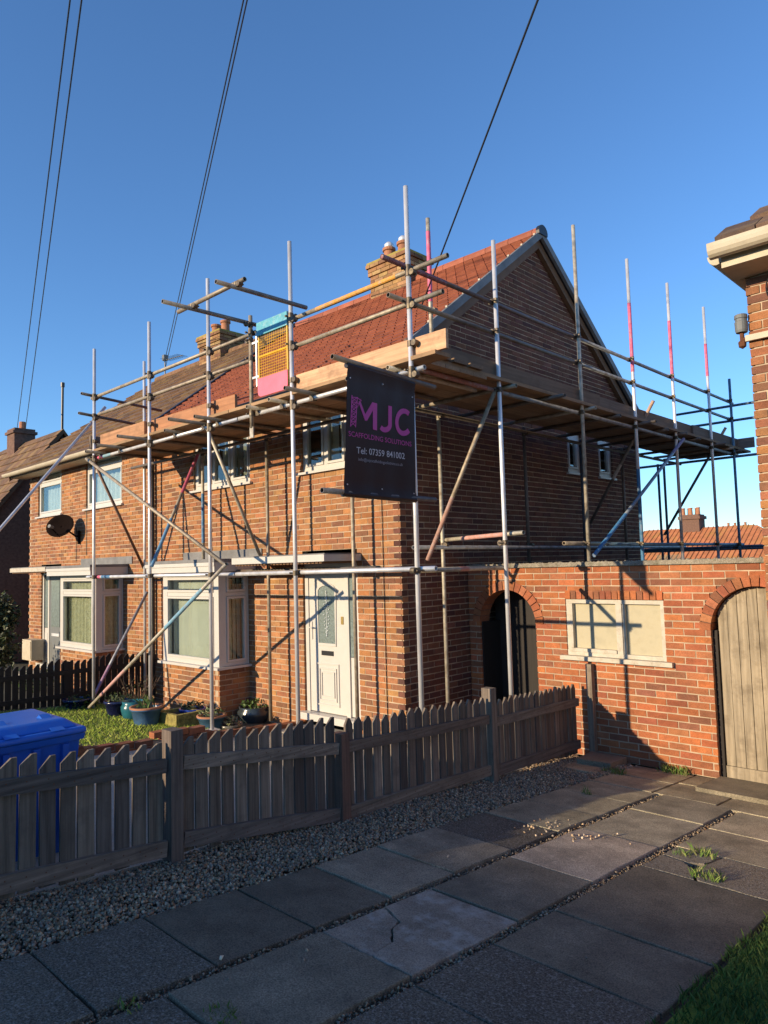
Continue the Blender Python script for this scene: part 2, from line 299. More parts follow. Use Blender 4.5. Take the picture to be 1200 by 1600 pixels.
sp = np.array([GP(*q) for q in [(860+RNG.normal()*22, 1293+RNG.normal()*7) for _ in range(40)]+[(912+RNG.normal()*16, 1309+RNG.normal()*4) for _ in range(22)]+[(985, 1320), (965, 1305), (820, 1302), (480, 1487), (475, 1503), (345, 1500), (357, 1532), (1025, 1590), (917, 1500), (700, 1340)]])
stones('loose_stones', 'stuff', sp+np.array([0, 0, .008]), RNG.uniform(.007, .017, len(sp)), gcols(len(sp), 1.5))
# grass
def grass(name, n, xr, yr, zf, h, cols, wd=.004, parent=None, mask=None):
    x = RNG.uniform(*xr, n); y = RNG.uniform(*yr, n)
    if mask is not None: k = mask(x, y); x, y = x[k], y[k]; n = len(x)
    z = zf(x, y); a = RNG.uniform(0, 2*math.pi, n); hh = h*RNG.uniform(.45, 1.15, n); l = hh*RNG.uniform(.1, .9, n); b = RNG.uniform(0, 2*math.pi, n)
    dx, dy = np.cos(a)*wd, np.sin(a)*wd
    V = np.stack([np.c_[x-dx, y-dy, z], np.c_[x+dx, y+dy, z], np.c_[x+l*.4*np.cos(b)+dx*.7, y+l*.4*np.sin(b)+dy*.7, z+hh*.6], np.c_[x+l*np.cos(b), y+l*np.sin(b), z+hh]], 1).reshape(-1, 3)
    mb = MB(); mb.v = V.tolist(); mb.f = [(4*i, 4*i+1, 4*i+2, 4*i+3) for i in range(n)]
    pal = np.array(cols); mb.c = [tuple(q) for q in pal[RNG.integers(0, len(pal), n)]*RNG.uniform(.7, 1.25, (n, 1))]
    o = obj(name, mb, M['grass'], parent, origin=np.zeros(3), fix=False); o['kind'] = 'stuff'; return o
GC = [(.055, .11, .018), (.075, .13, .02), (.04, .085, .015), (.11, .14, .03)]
lz = lambda x, y: -.08*y+.0+0*x
kind(obj('lawn', slopebox(MB(), -1.33, 4.5, -2, 5.2, -.005, .05), M['turf']), 'structure')
grass('lawn_grass', 60000, (-1.36, 1.2), (1.2, 5.1), lz, .045, GC, .0028, mask=lambda x, y: x > -1.36+.05*np.sin(y*11)+.02*np.sin(y*37))
kind(obj('front_lawn', slopebox(MB(), -11.6, -7.76, 1, 6.40, -.1, .05), M['turf']), 'structure')
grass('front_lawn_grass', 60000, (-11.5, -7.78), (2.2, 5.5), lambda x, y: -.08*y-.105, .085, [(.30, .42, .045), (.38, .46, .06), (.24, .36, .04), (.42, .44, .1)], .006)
for i, (px, py, nn, h) in enumerate([(1105, 1372, 70, .075), (1100, 1336, 50, .07), (1065, 1335, 30, .05), (200, 1570, 30, .035), (350, 1590, 70, .04), (1055, 1207, 160, .09), (960, 1207, 120, .06), (915, 1240, 22, .08)]):
    c = GP(px, py); s_ = .05+.0006*nn
    grass('weed_tuft', nn, (c[0]-s_, c[0]+s_), (c[1]-s_*.6, c[1]+s_*.6), lambda x, y: -.08*y-.01, h, [(.09, .17, .025), (.14, .2, .04), (.2, .2, .07)], .004)
# ================================================================= BRICKWORK
PAL_H = [(.40, .175, .07), (.37, .155, .062), (.30, .125, .056), (.41, .20, .085), (.24, .11, .06), (.35, .155, .068), (.38, .16, .06), (.33, .15, .07)]
PAL_G = [(.40, .135, .055), (.36, .115, .05), (.31, .10, .048), (.40, .155, .07), (.25, .10, .055), (.36, .13, .06), (.43, .14, .05)]
PAL_C = [(.36, .20, .085), (.30, .16, .07), (.24, .12, .06), (.40, .25, .11)]
def bcol(pal):
    c = np.array(random.choice(pal))*random.uniform(.8, 1.18)*.86; return tuple(np.clip(c*np.array([1, random.uniform(.93, 1.07), random.uniform(.9, 1.1)]), 0, 1))
def sub(iv, cuts):
    out = [iv]
    for a, b in cuts:
        nxt = []
        for p, q in out:
            if b <= p or a >= q: nxt.append((p, q)); continue
            if a > p: nxt.append((p, a))
            if b < q: nxt.append((b, q))
        out = nxt
    return out
CH = .075
def P3(plane, u, d, z):
    ax, c, inward = plane
    return (u, c+d*inward, z) if ax == 'y' else (c+d*inward, u, z)
def brickwork(thing_, part, plane, u0, u1, z0, z1, opens=lambda z: [], lim=None, pal=PAL_H, quoin=(None, None), indiv=300, thick=.1, mortar='mortar', want=lambda p: True, proud=.006, extra=None, backing_shift=.035, jig=.0025):
    """mortar leaf (a part) with each brick proud of it; nearest bricks are objects, the rest one part"""
    nc = int(round((z1-z0)/CH)); back = MB(); rows = []; bricks = []
    for k in range(nc):
        za = z0+k*CH; zm = za+CH/2; a, b = (u0, u1) if lim is None else lim(zm)
        if b-a < .06: rows.append([]); continue
        cuts = opens(zm); rows.append([(round(p, 4), round(q, 4)) for p, q in sub((a+((.03 if plane[0] == 'y' else .014) if quoin[0] is not None else .004), b-(.03 if quoin[1] is not None and plane[0] == 'y' else .004)), [(p-.004, q+.004) for p, q in cuts])])
        u = u0-.225*2+(.1125 if k % 2 else 0); lo, hi = a, b
        if quoin[0] is not None: lo = a-proud if k % 2 == quoin[0] else a+.112
        if quoin[1] is not None: hi = b+proud if k % 2 == quoin[1] else b-.112
        while u < u1:
            for p, q in sub((max(u, lo), min(u+.212, hi)), cuts):
                if q-p > .02:
                    deep = .1 if (quoin[0] is not None and p <= lo+1e-6) or (quoin[1] is not None and q >= hi-1e-6) else .03
                    bricks.append((p, q, za+.0065, za+.0685, deep))
            u += .225
    k = 0
    while k < nc:
        j = k
        while j+1 < nc and rows[j+1] == rows[k]: j += 1
        for p, q in rows[k]: back.box(P3(plane, p, .004, z0+k*CH), P3(plane, q, thick, z0+(j+1)*CH))
        k = j+1
    w_ = obj(part, back, M[mortar], thing_, fix=False)
    bm = []
    for (p, q, a, b, deep) in bricks:
        d = -proud+.004+random.uniform(-.0025, .0025); mb = MB(); t = lambda: random.uniform(-jig, jig)
        vs = [P3(plane, p+t(), d, a+t()), P3(plane, q+t(), d, a+t()), P3(plane, q, deep, a), P3(plane, p, deep, a), P3(plane, p+t(), d, b+t()), P3(plane, q+t(), d, b+t()), P3(plane, q, deep, b), P3(plane, p, deep, b)]
        bm.append((vs, bcol(pal)))
    if extra: bm += extra
    def key(t):
        c = np.mean(np.array(t[0]), 0); return np.linalg.norm(c-CAM)+(0 if inview(c) and want(c) else 1000)
    bm.sort(key=key)
    for vs, c in bm[:indiv]: mb = MB(); mb.hexa(vs, c); obj('brick', mb, M['brick'], w_, fix=plane[0] == 'x' or True)
    if len(bm) > indiv:
        mb = MB()
        for vs, c in bm[indiv:]: mb.hexa(vs, c)
        kind(obj('brickwork', mb, M['brick'], w_), 'stuff')
    return w_
def voussoirs(plane, cu, cz, r, n, pal, a0=0, a1=math.pi, ring=.11, d0=-.008, depth=.2):
    out = []
    for i in range(n):
        t0 = a0+(a1-a0)*(i+.06)/n; t1 = a0+(a1-a0)*(i+.94)/n
        q = [(r, t0), (r, t1), (r+ring, t1), (r+ring, t0)]
        f = lambda d: [P3(plane, cu+rr*math.cos(t), d, cz+rr*math.sin(t)) for rr, t in q]
        d = d0+random.uniform(-.002, .002)
        A, B = f(d), f(depth); out.append(([A[0], A[1], B[1], B[0], A[3], A[2], B[2], B[3]], bcol(pal)))
    return out
# ================================================================= WINDOWS
def window(house, u0, u1, z0, z1, Y, lights, transom=None, blind=None, sill=True, axis='y', inward=1, name='window', fr=.07, open_extra=None):
    """white casement: frame part with panes, sill and blind as sub-parts. lights = fractions of mullions"""
    pl = (axis, Y, inward); mb = MB(); d0, d1 = .035, .10
    def b(a, c, e, f, da=d0, db=d1): mb.box(P3(pl, a, da, e), P3(pl, c, db, f))
    b(u0, u1, z0, z0+fr); b(u0, u1, z1-fr, z1); b(u0, u0+fr, z0+fr+.001, z1-fr-.001); b(u1-fr, u1, z0+fr+.001, z1-fr-.001)
    us = [u0+fr]+[u0+(u1-u0)*l for l in lights]+[u1-fr]
    for l in lights: m = u0+(u1-u0)*l; b(m-.03, m+.03, z0+fr+.001, z1-fr-.001, d0+.003, d1-.003)
    spans = [(us[i]+(.03 if i else 0), us[i+1]-(.03 if i < len(us)-2 else 0)) for i in range(len(us)-1)]
    w_ = None; panes = []
    for i, (a, c) in enumerate(spans):
        zz = [z0+fr, z1-fr]
        if transom is not None and (isinstance(transom, float) or transom[i] is not None):
            t = transom if isinstance(transom, float) else transom[i]; tz = z0+(z1-z0)*t; b(a, c, tz-.03, tz+.03, d0+.005, d1-.005); zz = [z0+fr, tz, z1-fr]
        for k in range(len(zz)-1):
            e = zz[k]+(.03 if k else 0); f = zz[k+1]-(.03 if k < len(zz)-2 else 0)
            s = .036   # casement sash
            b(a+.004, c-.004, e+.004, e+s, d0-.012, d1-.01); b(a+.004, c-.004, f-s, f-.004, d0-.012, d1-.01); b(a+.004, a+s, e+s, f-s, d0-.012, d1-.01); b(c-s, c-.004, e+s, f-s, d0-.012, d1-.01)
            panes.append((a+s-.004, c-s+.004, e+s-.004, f-s+.004))
    w_ = obj(name, mb, M['white'], house, fix=False)
    for a, c, e, f in panes: obj('pane', MB().box(P3(pl, a, .055, e), P3(pl, c, .061, f)), M['glass'], w_, fix=False)
    if sill: obj('sill', MB().box(P3(pl, u0-.06, -.05, z0-.035), P3(pl, u1+.06, .08, z0-.002)), M['white'], w_, fix=False)
    if blind:
        sb = MB()
        if blind in ('vertical', 'closed', 'part'):
            u = u0+.06; k = 0
            while u < u1-.06:
                if blind == 'part' and random.random() < .45: u += .09; continue
                a = .42+random.uniform(-.08, .08) if blind == 'closed' else random.uniform(.7, 1.3); cu, su = .045*math.cos(a), .045*math.sin(a)*inward
                pts = [P3(pl, u-cu, .2-su*inward, z0+.04), P3(pl, u+cu, .2+su*inward, z0+.04), P3(pl, u+cu, .2+su*inward, z1-.02), P3(pl, u-cu, .2-su*inward, z1-.02)]
                n_ = np.cross(np.array(pts[1])-np.array(pts[0]), (0, 0, 1)); n_ /= np.linalg.norm(n_)
                sb.prism(pts, n_*.002); u += .078
            obj('vertical_blind', sb, M['blind'], w_)
        else:
            m_ = {'net': 'curtain', 'voile': 'voile'}[blind]; k = int((u1-u0)/.03); pts = []
            for i in range(k+1):
                u = u0+.03+(u1-u0-.06)*i/k; d = .19+.022*math.sin(i*1.15+.6*math.sin(i*.3))
                pts.append((u, d))
            for i in range(k): sb.hexa([P3(pl, pts[i][0], pts[i][1], z0+.02), P3(pl, pts[i+1][0], pts[i+1][1], z0+.02), P3(pl, pts[i+1][0], pts[i+1][1]+.003, z0+.02), P3(pl, pts[i][0], pts[i][1]+.003, z0+.02), P3(pl, pts[i][0], pts[i][1], z1), P3(pl, pts[i+1][0], pts[i+1][1], z1), P3(pl, pts[i+1][0], pts[i+1][1]+.003, z1), P3(pl, pts[i][0], pts[i][1]+.003, z1)])
            obj('curtain', sb, M[m_], w_, fix=False)
    return w_
# ================================================================= THE PAIR OF HOUSES
FY, GX, PARTY, LX, RY = 6.43, -5.86, -11.69, -17.48, 13.1
RIDGE_Y, RIDGE_Z, SL = 9.77, 6.80, .755
EAVE_Y = 6.02
def roofz(y): return RIDGE_Z-SL*abs(y-RIDGE_Y)
gable_lim = lambda z: (FY, RY) if z < 4.05 else (max(FY, RIDGE_Y-(RIDGE_Z-.17-z)/SL), min(RY, RIDGE_Y+(RIDGE_Z-.17-z)/SL))
def bay(house, x0, x1, blindkind, mir=False):
    """square flat-roofed bay: brick base, white window on three sides, fascia and lead roof"""
    yf = 5.90; zb = -.62; zs = .24
    brickwork(house, 'bay_wall', ('y', yf, 1), x0, x1, zb, zb+11*CH+.035-.035, quoin=(1, 1), indiv=50 if not mir else 20, thick=.1)
    brickwork(house, 'bay_wall', ('x', x1, -1), yf, FY, zb, zb+11*CH, quoin=(0, None), indiv=36 if not mir else 15, thick=.1)
    brickwork(house, 'bay_wall', ('x', x0, 1), yf, FY, zb, zb+11*CH, quoin=(0, None), indiv=0, thick=.1)
    zt = 1.60; z0 = .255
    obj('bay_sill', MB().box((x0-.06, yf-.07, zs-.035), (x1+.06, yf+.08, zs)).box((x1-.06, yf+.082, zs-.034), (x1+.058, FY, zs-.001)).box((x0-.058, yf+.082, zs-.034), (x0+.06, FY, zs-.001)), M['white'], house, fix=False)
    window(house, x0+.05, x1-.05, z0-.012, zt, yf-.035, [], .76, blindkind, sill=False, name='bay_window')
    window(house, yf+.08, FY-.01, z0-.012, zt, x1+.035, [], .76, blindkind, sill=False, axis='x', inward=-1, name='bay_side_window', fr=.05)
    window(house, yf+.08, FY-.01, z0-.012, zt, x0-.035, [], .76, blindkind, sill=False, axis='x', inward=1, name='bay_side_window', fr=.05)
    obj('corner_post', MB().box((x1-.05, yf, z0-.012), (x1, yf+.08, zt)), M['white'], house, fix=False); obj('corner_post', MB().box((x0, yf, z0-.012), (x0+.05, yf+.08, zt)), M['white'], house, fix=False)
    obj('interior', MB().box((x0+.3, FY+.35, z0), (x1-.2, FY+.4, 2.2)), M['inside'], house, fix=False)
    r = obj('bay_roof', MB().box((x0-.2, yf-.2, 1.745), (x1+.2, FY-.01, 1.79)), M['lead'], house, fix=False)
    obj('fascia', MB().box((x0-.19, yf-.19, 1.605), (x1+.19, yf-.165, 1.743)).box((x1+.165, yf-.164, 1.606), (x1+.19, FY-.01, 1.743)).box((x0-.19, yf-.164, 1.606), (x0-.165, FY-.01, 1.743)), M['white'], r, fix=False)
    obj('fascia_trim', MB().box((x0-.205, yf-.207, 1.69), (x1+.205, yf-.192, 1.742)).box((x0-.12, yf-.15, 1.602), (x1+.12, FY-.02, 1.63)), M['white'], r, fix=False)
    obj('flashing', MB().box((x0-.25, FY-.02, 1.792), (x1+.35, FY-.012, 1.93)), M['lead'], r, fix=False)
def roof_tiles(house, part, x0, x1, gw, gg, mname, pal, indiv, thick, under, rear=False):
    L_ = math.hypot(1, SL); top = (RIDGE_Z, RIDGE_Y)
    base = MB().prism([(x0, EAVE_Y, roofz(EAVE_Y)-.09), (x0, RIDGE_Y, RIDGE_Z-.09), (x0, 2*RIDGE_Y-EAVE_Y, roofz(EAVE_Y)-.09), (x0, 2*RIDGE_Y-EAVE_Y, roofz(EAVE_Y)-.02), (x0, RIDGE_Y, RIDGE_Z-.02), (x0, EAVE_Y, roofz(EAVE_Y)-.02)], (x1-x0, 0, 0))
    r = obj(part, base, M[under], house)
    S = (RIDGE_Y-EAVE_Y)*L_; tiles = []; gw_, gg_ = gw, gg
    for side in (1, -1):
        gw, gg = (gw_, gg_) if side > 0 else (.3, .3); nrow = int(S/gg)
        for k in range(nrow+1):
            s0 = k*gg-.03; s1 = min(s0+gg*1.18, S)
            off = (gw/2 if k % 2 else 0); x = x0-off
            while x < x1-.01:
                a = max(x, x0)+(random.uniform(.005, .009) if gw < .25 else .003); b = min(x+gw, x1)-(random.uniform(.005, .009) if gw < .25 else .003); x += gw
                if b-a < .03: continue
                def pt(xx, s, h):
                    y = EAVE_Y+s/L_; zz = roofz(y); nrm = (0, -SL/L_, 1/L_)
                    p = np.array((xx, y+nrm[1]*h, zz+nrm[2]*h))
                    if side < 0: p[1] = 2*RIDGE_Y-p[1]
                    return p
                j = random.uniform(-.002, .003) if gw < .2 else random.uniform(-.003, .004); h0 = thick+.012+j; h1 = .004+j; jx = random.uniform(-.004, .004)
                vs = [pt(a, s0, -.005), pt(b, s0+jx, -.005), pt(b, s1, -.012), pt(a, s1, -.012), pt(a, s0, h0), pt(b, s0+jx, h0), pt(b, s1, h1), pt(a, s1, h1)]
                c = np.array(random.choice(pal))*random.uniform(.9, 1.1)*.9; tiles.append((vs, tuple(c)))
    def key(t):
        c = np.mean(np.array(t[0]), 0); return np.linalg.norm(c-CAM)+(0 if c[1] < RIDGE_Y and inview(c) and c[2] > 4.55 else 1000)
    tiles.sort(key=key)
    for vs, c in tiles[:indiv]: obj('roof_tile', MB().hexa(vs, c), M[mname], r)
    mb = MB()
    for vs, c in tiles[indiv:]: mb.hexa(vs, c)
    kind(obj('tiling', mb, M[mname], r), 'stuff')
    # ridge tiles
    x = x0
    while x < x1-.05:
        e = min(x+.45, x1); mb = MB(); pts = [(x+.004, RIDGE_Y+.115*math.cos(t), RIDGE_Z-.03+.105*math.sin(t)+random.uniform(0, .004)) for t in np.linspace(-.3, math.pi+.3, 8)]
        mb.prism(pts, (e-x-.008, 0, 0), tuple(np.array(pal[0])*random.uniform(.85, 1.2))); obj('ridge_tile', mb, M[mname], r); x = e
    return r
def chimney(roof, x0, x1, pots):
    """brick stack with corbelled top as sub-part of the roof"""
    y0, y1 = RIDGE_Y-.30, RIDGE_Y+.35; zt = 7.22; mb = MB(); br = []
    mb.box((x0+.006, y0+.006, 5.9), (x1-.006, y1-.006, zt)); c = obj('chimney', mb, M['mortar'], roof, fix=False)
    bm = MB()
    for k in range(18):
        za = 5.9+k*CH
        ex = .03 if k in (15, 16) else .06 if k == 17 else 0
        for (pl, a, b) in ((('y', y0-ex, 1), x0-ex, x1+ex), (('x', x1+ex, -1), y0-ex, y1+ex), (('x', x0-ex, 1), y0-ex, y1+ex)):
            u = a-(.1125 if (k % 2) ^ (pl[0] == 'x') else 0)
            while u < b:
                p, q = max(u, a), min(u+.215, b); u += .225
                if q-p > .02: bm.hexa([P3(pl, p, -.004, za+.005), P3(pl, q, -.004, za+.005), P3(pl, q, .03+ex, za+.005), P3(pl, p, .03+ex, za+.005), P3(pl, p, -.004, za+.07), P3(pl, q, -.004, za+.07), P3(pl, q, .03+ex, za+.07), P3(pl, p, .03+ex, za+.07)], bcol(PAL_C))
    bm.box((x0-.05, y0-.05, zt+.03), (x1+.05, y1+.05, zt+.07), (.30, .24, .06))
    o = kind(obj('chimney_brickwork', bm, M['brick'], roof), 'stuff')
    for px, cap in pots:
        p = obj('chimney_pot', MB().lathe((px, RIDGE_Y, zt+.06), [(.13, 0), (.125, .05), (.105, .06), (.10, .26), (.125, .27), (.125, .32), (.08, .32), (.08, .1), (0, .1)], 16), M['terra'], roof, smooth=False)
        if cap: obj('chimney_cowl', MB().lathe((px, RIDGE_Y, zt+.38), [(.06, 0), (.09, .03), (.09, .08), (.05, .12), (0, .13)], 12), M['galv'], roof, smooth=True)
def rects(*R): return lambda z: [(a, b) for a, b, c, d in R if c < z < d]
TILE_R = [(.29, .090, .048), (.32, .102, .053), (.265, .08, .044), (.30, .095, .05)]
TILE_B = [(.17, .095, .055), (.15, .085, .05), (.19, .11, .06), (.14, .085, .055), (.20, .125, .06)]
def semi(right):
    m = (lambda a, b: (a, b)) if right else (lambda a, b: (2*PARTY-b, 2*PARTY-a))
    if right: H = thing('brick_house', 'orange brick semi-detached house with a new red tiled roof inside the scaffolding', 'house', (-8.8, FY, -.5))
    else: H = thing('brick_house', 'orange brick semi-detached house with an old brown tiled roof and satellite dish', 'house', (-14.6, FY, -.5))
    X0, X1 = (PARTY, GX) if right else (LX, PARTY)
    d = m(-7.70, -6.62); w1 = m(-7.68, -6.40); w2 = m(-10.44, -8.88); by = m(-10.50, -8.95)
    zb = -.62
    brickwork(H, 'front_wall', ('y', FY, 1), X0, X1, zb, zb+62*CH, opens=rects((d[0], d[1], -1, 1.86), (w1[0], w1[1], 2.93, 3.99), (w2[0], w2[1], 2.93, 3.99), (by[0]+.1, by[1]-.1, .2, 1.7)), quoin=(None, 0) if right else (0, None), indiv=160 if right else 240, want=lambda c: c[2] > .1 and c[2] < 3.4)
    if right: brickwork(H, 'gable_wall', ('x', GX, -1), FY, RY, zb, zb+98*CH, opens=rects((10.52, 10.98, 3.05, 3.72), (11.58, 12.1, 3.05, 3.72)), lim=gable_lim, quoin=(1, None), indiv=54, pal=[tuple(np.array(c)*np.array([.42, .37, .52])) for c in PAL_H], want=lambda c: c[2] < 3.4 and c[2] > .2)  # house bricks darkened: the gable's shade is put into their colour
    else:
        obj('gable_wall', MB().prism([(LX+.1, FY+.1, zb), (LX+.1, RY, zb), (LX+.1, RY, 4.1), (LX+.1, RIDGE_Y, RIDGE_Z-.15), (LX+.1, FY+.1, 4.1)], (.1, 0, 0)), M['farbrick'], H)
    obj('rear_wall', MB().box((X0, RY-.1, zb), (X1-.12 if right else X1, RY, 4.1)), M['farbrick'], H, fix=False)
    obj('upper_floor', MB().box((X0+.3, FY+.7, 2.3), (X1-.3, RY-.3, 2.4)), M['inside'], H, fix=False)
    obj('room_wall', MB().box((X0+.3, FY+1.6, zb), (X1-.3, FY+1.65, 4.0)), M['inside'], H, fix=False)
    # windows
    if right:
        window(H, *w1, 2.94, 3.98, FY, [.36, .68], None, 'part'); window(H, *w2, 2.94, 3.98, FY, [.33, .66], None, 'part')
        window(H, 10.53, 10.97, 3.06, 3.71, GX, [], None, 'part', axis='x', inward=-1); window(H, 11.59, 12.09, 3.06, 3.71, GX, [], None, None, axis='x', inward=-1)
    else:
        window(H, *w1, 2.94, 3.98, FY, [], .7, 'voile'); window(H, *w2, 2.94, 3.98, FY, [.5] if False else [], .74, 'voile')
    bay(H, by[0], by[1], 'closed' if right else 'net', not right)
    # door canopy
    cx = m(-8.45, -6.55)
    cpy = obj('door_canopy', MB().box((cx[0], FY-.62, 1.70), (cx[1], FY-.012, 1.715)).box((cx[0], FY-.64, 1.70), (cx[1], FY-.621, 1.785)).box((cx[1]+.001, FY-.64, 1.702), (cx[1]+.02, FY-.012, 1.783)), M['oldwhite'] if not right else M['white'], H, fix=False)
    so_ = MB(); u = cx[0]+.03
    while u < cx[1]-.05: so_.box((u, FY-.60, 1.675), (u+.05, FY-.015, 1.698)); u += .07
    obj('canopy_soffit', so_, M['soffit'], cpy, fix=False); obj('canopy_felt', MB().box((cx[0], FY-.615, 1.787), (cx[1], FY-.012, 1.80)), M['lead'], cpy, fix=False)
    # door set
    fr = MB(); y0, y1 = FY+.03, FY+.10
    z0, z1 = -.30, 1.70
    for a, b, e, f in [(d[0]+.01, d[0]+.075, z0, z1), (d[1]-.075, d[1]-.01, z0, z1), (d[0]+.076, d[1]-.076, z1-.07, z1)]: fr.box((a, y0, e), (b, y1, f))
    mul = d[1]-.25 if right else d[0]+.33
    fr.box((mul-.035, y0+.002, z0), (mul+.035, y1-.002, z1-.071))
    D = obj('door_frame', fr, M['white'], H, fix=False)
    obj('door_sill', MB().box((d[0]-.03, FY-.10, z0-.09), (d[1]+.03, FY+.12, z0-.001)), M['white'], D, fix=False)
    obj('doorstep', MB().box((d[0]-.12, FY-.55, -.6), (d[1]+.12, FY-.012, z0-.16)), M['concrete'], H, fix=False)
    lx0, lx1 = (d[0]+.08, mul-.04) if right else (mul+.04, d[1]-.08); yl = FY+.045
    if right:
        leaf = obj('door', MB().box((lx0, yl, z0+.01), (lx1, yl+.05, z1-.075)), M['white'], H, fix=False)
        gx0, gx1 = lx0+.19, lx1-.19
        pts = [(gx0, .62)]+[(gx1, .62)]+[(gx1-.0, 1.30)]+[((gx0+gx1)/2+(gx1-gx0)/2*math.cos(t), 1.30+.085*math.sin(t)) for t in np.linspace(.25, math.pi-.25, 7)]+[(gx0, 1.30)]
        obj('door_glass', MB().prism([(x, yl-.004, z) for x, z in pts], (0, .01, 0)), M['frost'], leaf)
        def ring(pts, wdt, yy, dep=.014):
            mb = MB(); c = np.mean(np.array(pts), 0)
            P_ = [np.array(p) for p in pts]; Q = [p+(p-c)/np.linalg.norm(p-c)*wdt for p in P_]
            for i in range(len(P_)):
                j = (i+1) % len(P_); mb.hexa([(P_[i][0], yy-dep, P_[i][1]), (P_[j][0], yy-dep, P_[j][1]), (P_[j][0], yy, P_[j][1]), (P_[i][0], yy, P_[i][1]), (Q[i][0], yy-dep, Q[i][1]), (Q[j][0], yy-dep, Q[j][1]), (Q[j][0], yy, Q[j][1]), (Q[i][0], yy, Q[i][1])])
            return mb
        obj('moulding', ring(pts, .035, yl), M['white'], leaf)
        for e, f, k in ((-.18, .34, 0), (-.12, .28, .05), (-.07, .23, .09)):
            obj('moulding', ring([(gx0-.04+k, e), (gx1+.04-k, e), (gx1+.04-k, f), (gx0-.04+k, f)], .022, yl), M['white'], leaf)
        # leaded motif
        mo = MB(); cxm = (gx0+gx1)/2
        for k in range(26):
            t = k/25; z = .72+t*.58; a = .06*math.sin(t*math.pi)*(1 if k % 2 else -1)*random.uniform(.3, 1); mo.lathe((cxm+a, yl-.012, z), [(0, -.012), (.012, 0), (0, .012)], 6)
        mo.tube((cxm, yl-.009, .7), (cxm, yl-.009, 1.32), .004, 6); obj('glass_motif', mo, M['voile'], leaf)
        obj('letterbox', MB().box((gx0+.05, yl-.012, .46), (gx1-.05, yl, .52)), M['black'], leaf, fix=False)
        hd = MB().box((lx0+.03, yl-.012, .66), (lx0+.06, yl, .9)).tube((lx0+.045, yl-.045, .82), (lx0+.15, yl-.045, .82), .009, 8).tube((lx0+.045, yl, .82), (lx0+.045, yl-.05, .82), .008, 8); obj('door_handle', hd, M['white'], leaf)
        obj('door_number', MB().box((lx1-.075, yl-.012, .88), (lx1-.035, yl, .98)), M['brass'], leaf, fix=False)
    else:
        leaf = obj('door', MB().box((lx0, yl, z0+.01), (lx1, yl+.05, z1-.075)), M['plastic_grey'], H, fix=False)
        obj('door_glass', MB().box((lx0+.1, yl-.01, .5), (lx1-.1, yl, 1.5)), M['frost'], leaf, fix=False); obj('letterbox', MB().box((lx0+.12, yl-.012, .3), (lx1-.12, yl, .36)), M['galv'], leaf, fix=False)
    s0, s1 = (mul+.04, d[1]-.08) if right else (d[0]+.08, mul-.04)
    sp_ = obj('sidelight', MB().box((s0, yl+.01, z0+.01), (s1, yl+.04, .46)), M['white'], H, fix=False)
    obj('pane', MB().box((s0, yl+.01, .47), (s1, yl+.02, z1-.08)), M['frost'], sp_, fix=False); obj('moulding', MB().box((s0+.03, yl-.004, -.2), (s1-.03, yl+.009, .36)), M['white'], sp_, fix=False)
    # roof
    if right:
        R = roof_tiles(H, 'roof', PARTY+.02, GX+.12, .19, .15, 'tile_red', TILE_R, 300, .02, 'black')
        chimney(R, -9.2, -8.3, [(-8.98, True), (-8.62, True)])
        for s in (1, -1):   # dry verge, brick corbel under it
            ye = EAVE_Y-.02 if s > 0 else 2*RIDGE_Y-EAVE_Y+.02
            p0, p1 = (GX+.13, ye, roofz(ye)-.02), (GX+.13, RIDGE_Y, RIDGE_Z-.02)
            obj('verge_trim', MB().prism([(p0[0]-.02, p0[1], p0[2]-.075), (p1[0]-.02, p1[1], p1[2]-.075), (p1[0]-.02, p1[1], p1[2]+.055), (p0[0]-.02, p0[1], p0[2]+.055)], (.05, 0, 0)), M['lead'], R)
            obj('bargeboard', MB().prism([(GX+.012, p0[1]+.03*s, p0[2]-.23), (GX+.012, p1[1], p1[2]-.23), (GX+.012, p1[1], p1[2]-.08), (GX+.012, p0[1]+.03*s, p0[2]-.08)], (.07, 0, 0)), M['soffit'], R)
            for k in range(10):
                t = k/10+.05; y = p0[1]+(p1[1]-p0[1])*t; z = p0[2]+(p1[2]-p0[2])*t
                if s > 0: obj('verge_clip', MB().box((GX+.115, y-.013, z+.05), (GX+.145, y+.013, z+.075)), M['oldwhite'], R, fix=False)
        obj('ridge_end', MB().prism([(GX+.12, RIDGE_Y+.13*math.cos(t), RIDGE_Z-.03+.125*math.sin(t)) for t in np.linspace(-.3, math.pi+.3, 10)], (.06, 0, 0)), M['black'], R)
        obj('valley_strip', MB().prism([(PARTY-.06, EAVE_Y, roofz(EAVE_Y)+.03), (PARTY-.06, RIDGE_Y, RIDGE_Z+.03), (PARTY+.04, RIDGE_Y, RIDGE_Z+.03), (PARTY+.04, EAVE_Y, roofz(EAVE_Y)+.03)], (0, 0, .03)), M['black'], R)
    else:
        R = roof_tiles(H, 'roof', LX-.12, PARTY-.02, .30, .30, 'tile_brown', TILE_B, 290, .028, 'lead')
        chimney(R, 2*PARTY+8.3-.0, 2*PARTY+9.2, [(-14.8, False), (-14.4, False)])
        obj('bargeboard', MB().prism([(LX-.14, EAVE_Y, roofz(EAVE_Y)-.18), (LX-.14, RIDGE_Y, RIDGE_Z-.18), (LX-.14, RIDGE_Y, RIDGE_Z+.01), (LX-.14, EAVE_Y, roofz(EAVE_Y)+.01)], (.03, 0, 0)), M['soffit'], R)
    gc = 'black' if right else 'cream'; ze = roofz(EAVE_Y)
    xa, xb = (PARTY+.03, GX+.10) if right else (LX-.25, PARTY-.03)
    prof = [(EAVE_Y-.06+.065*math.cos(t), ze-.02+.075*math.sin(t)) for t in np.linspace(math.pi, 2*math.pi, 9)]
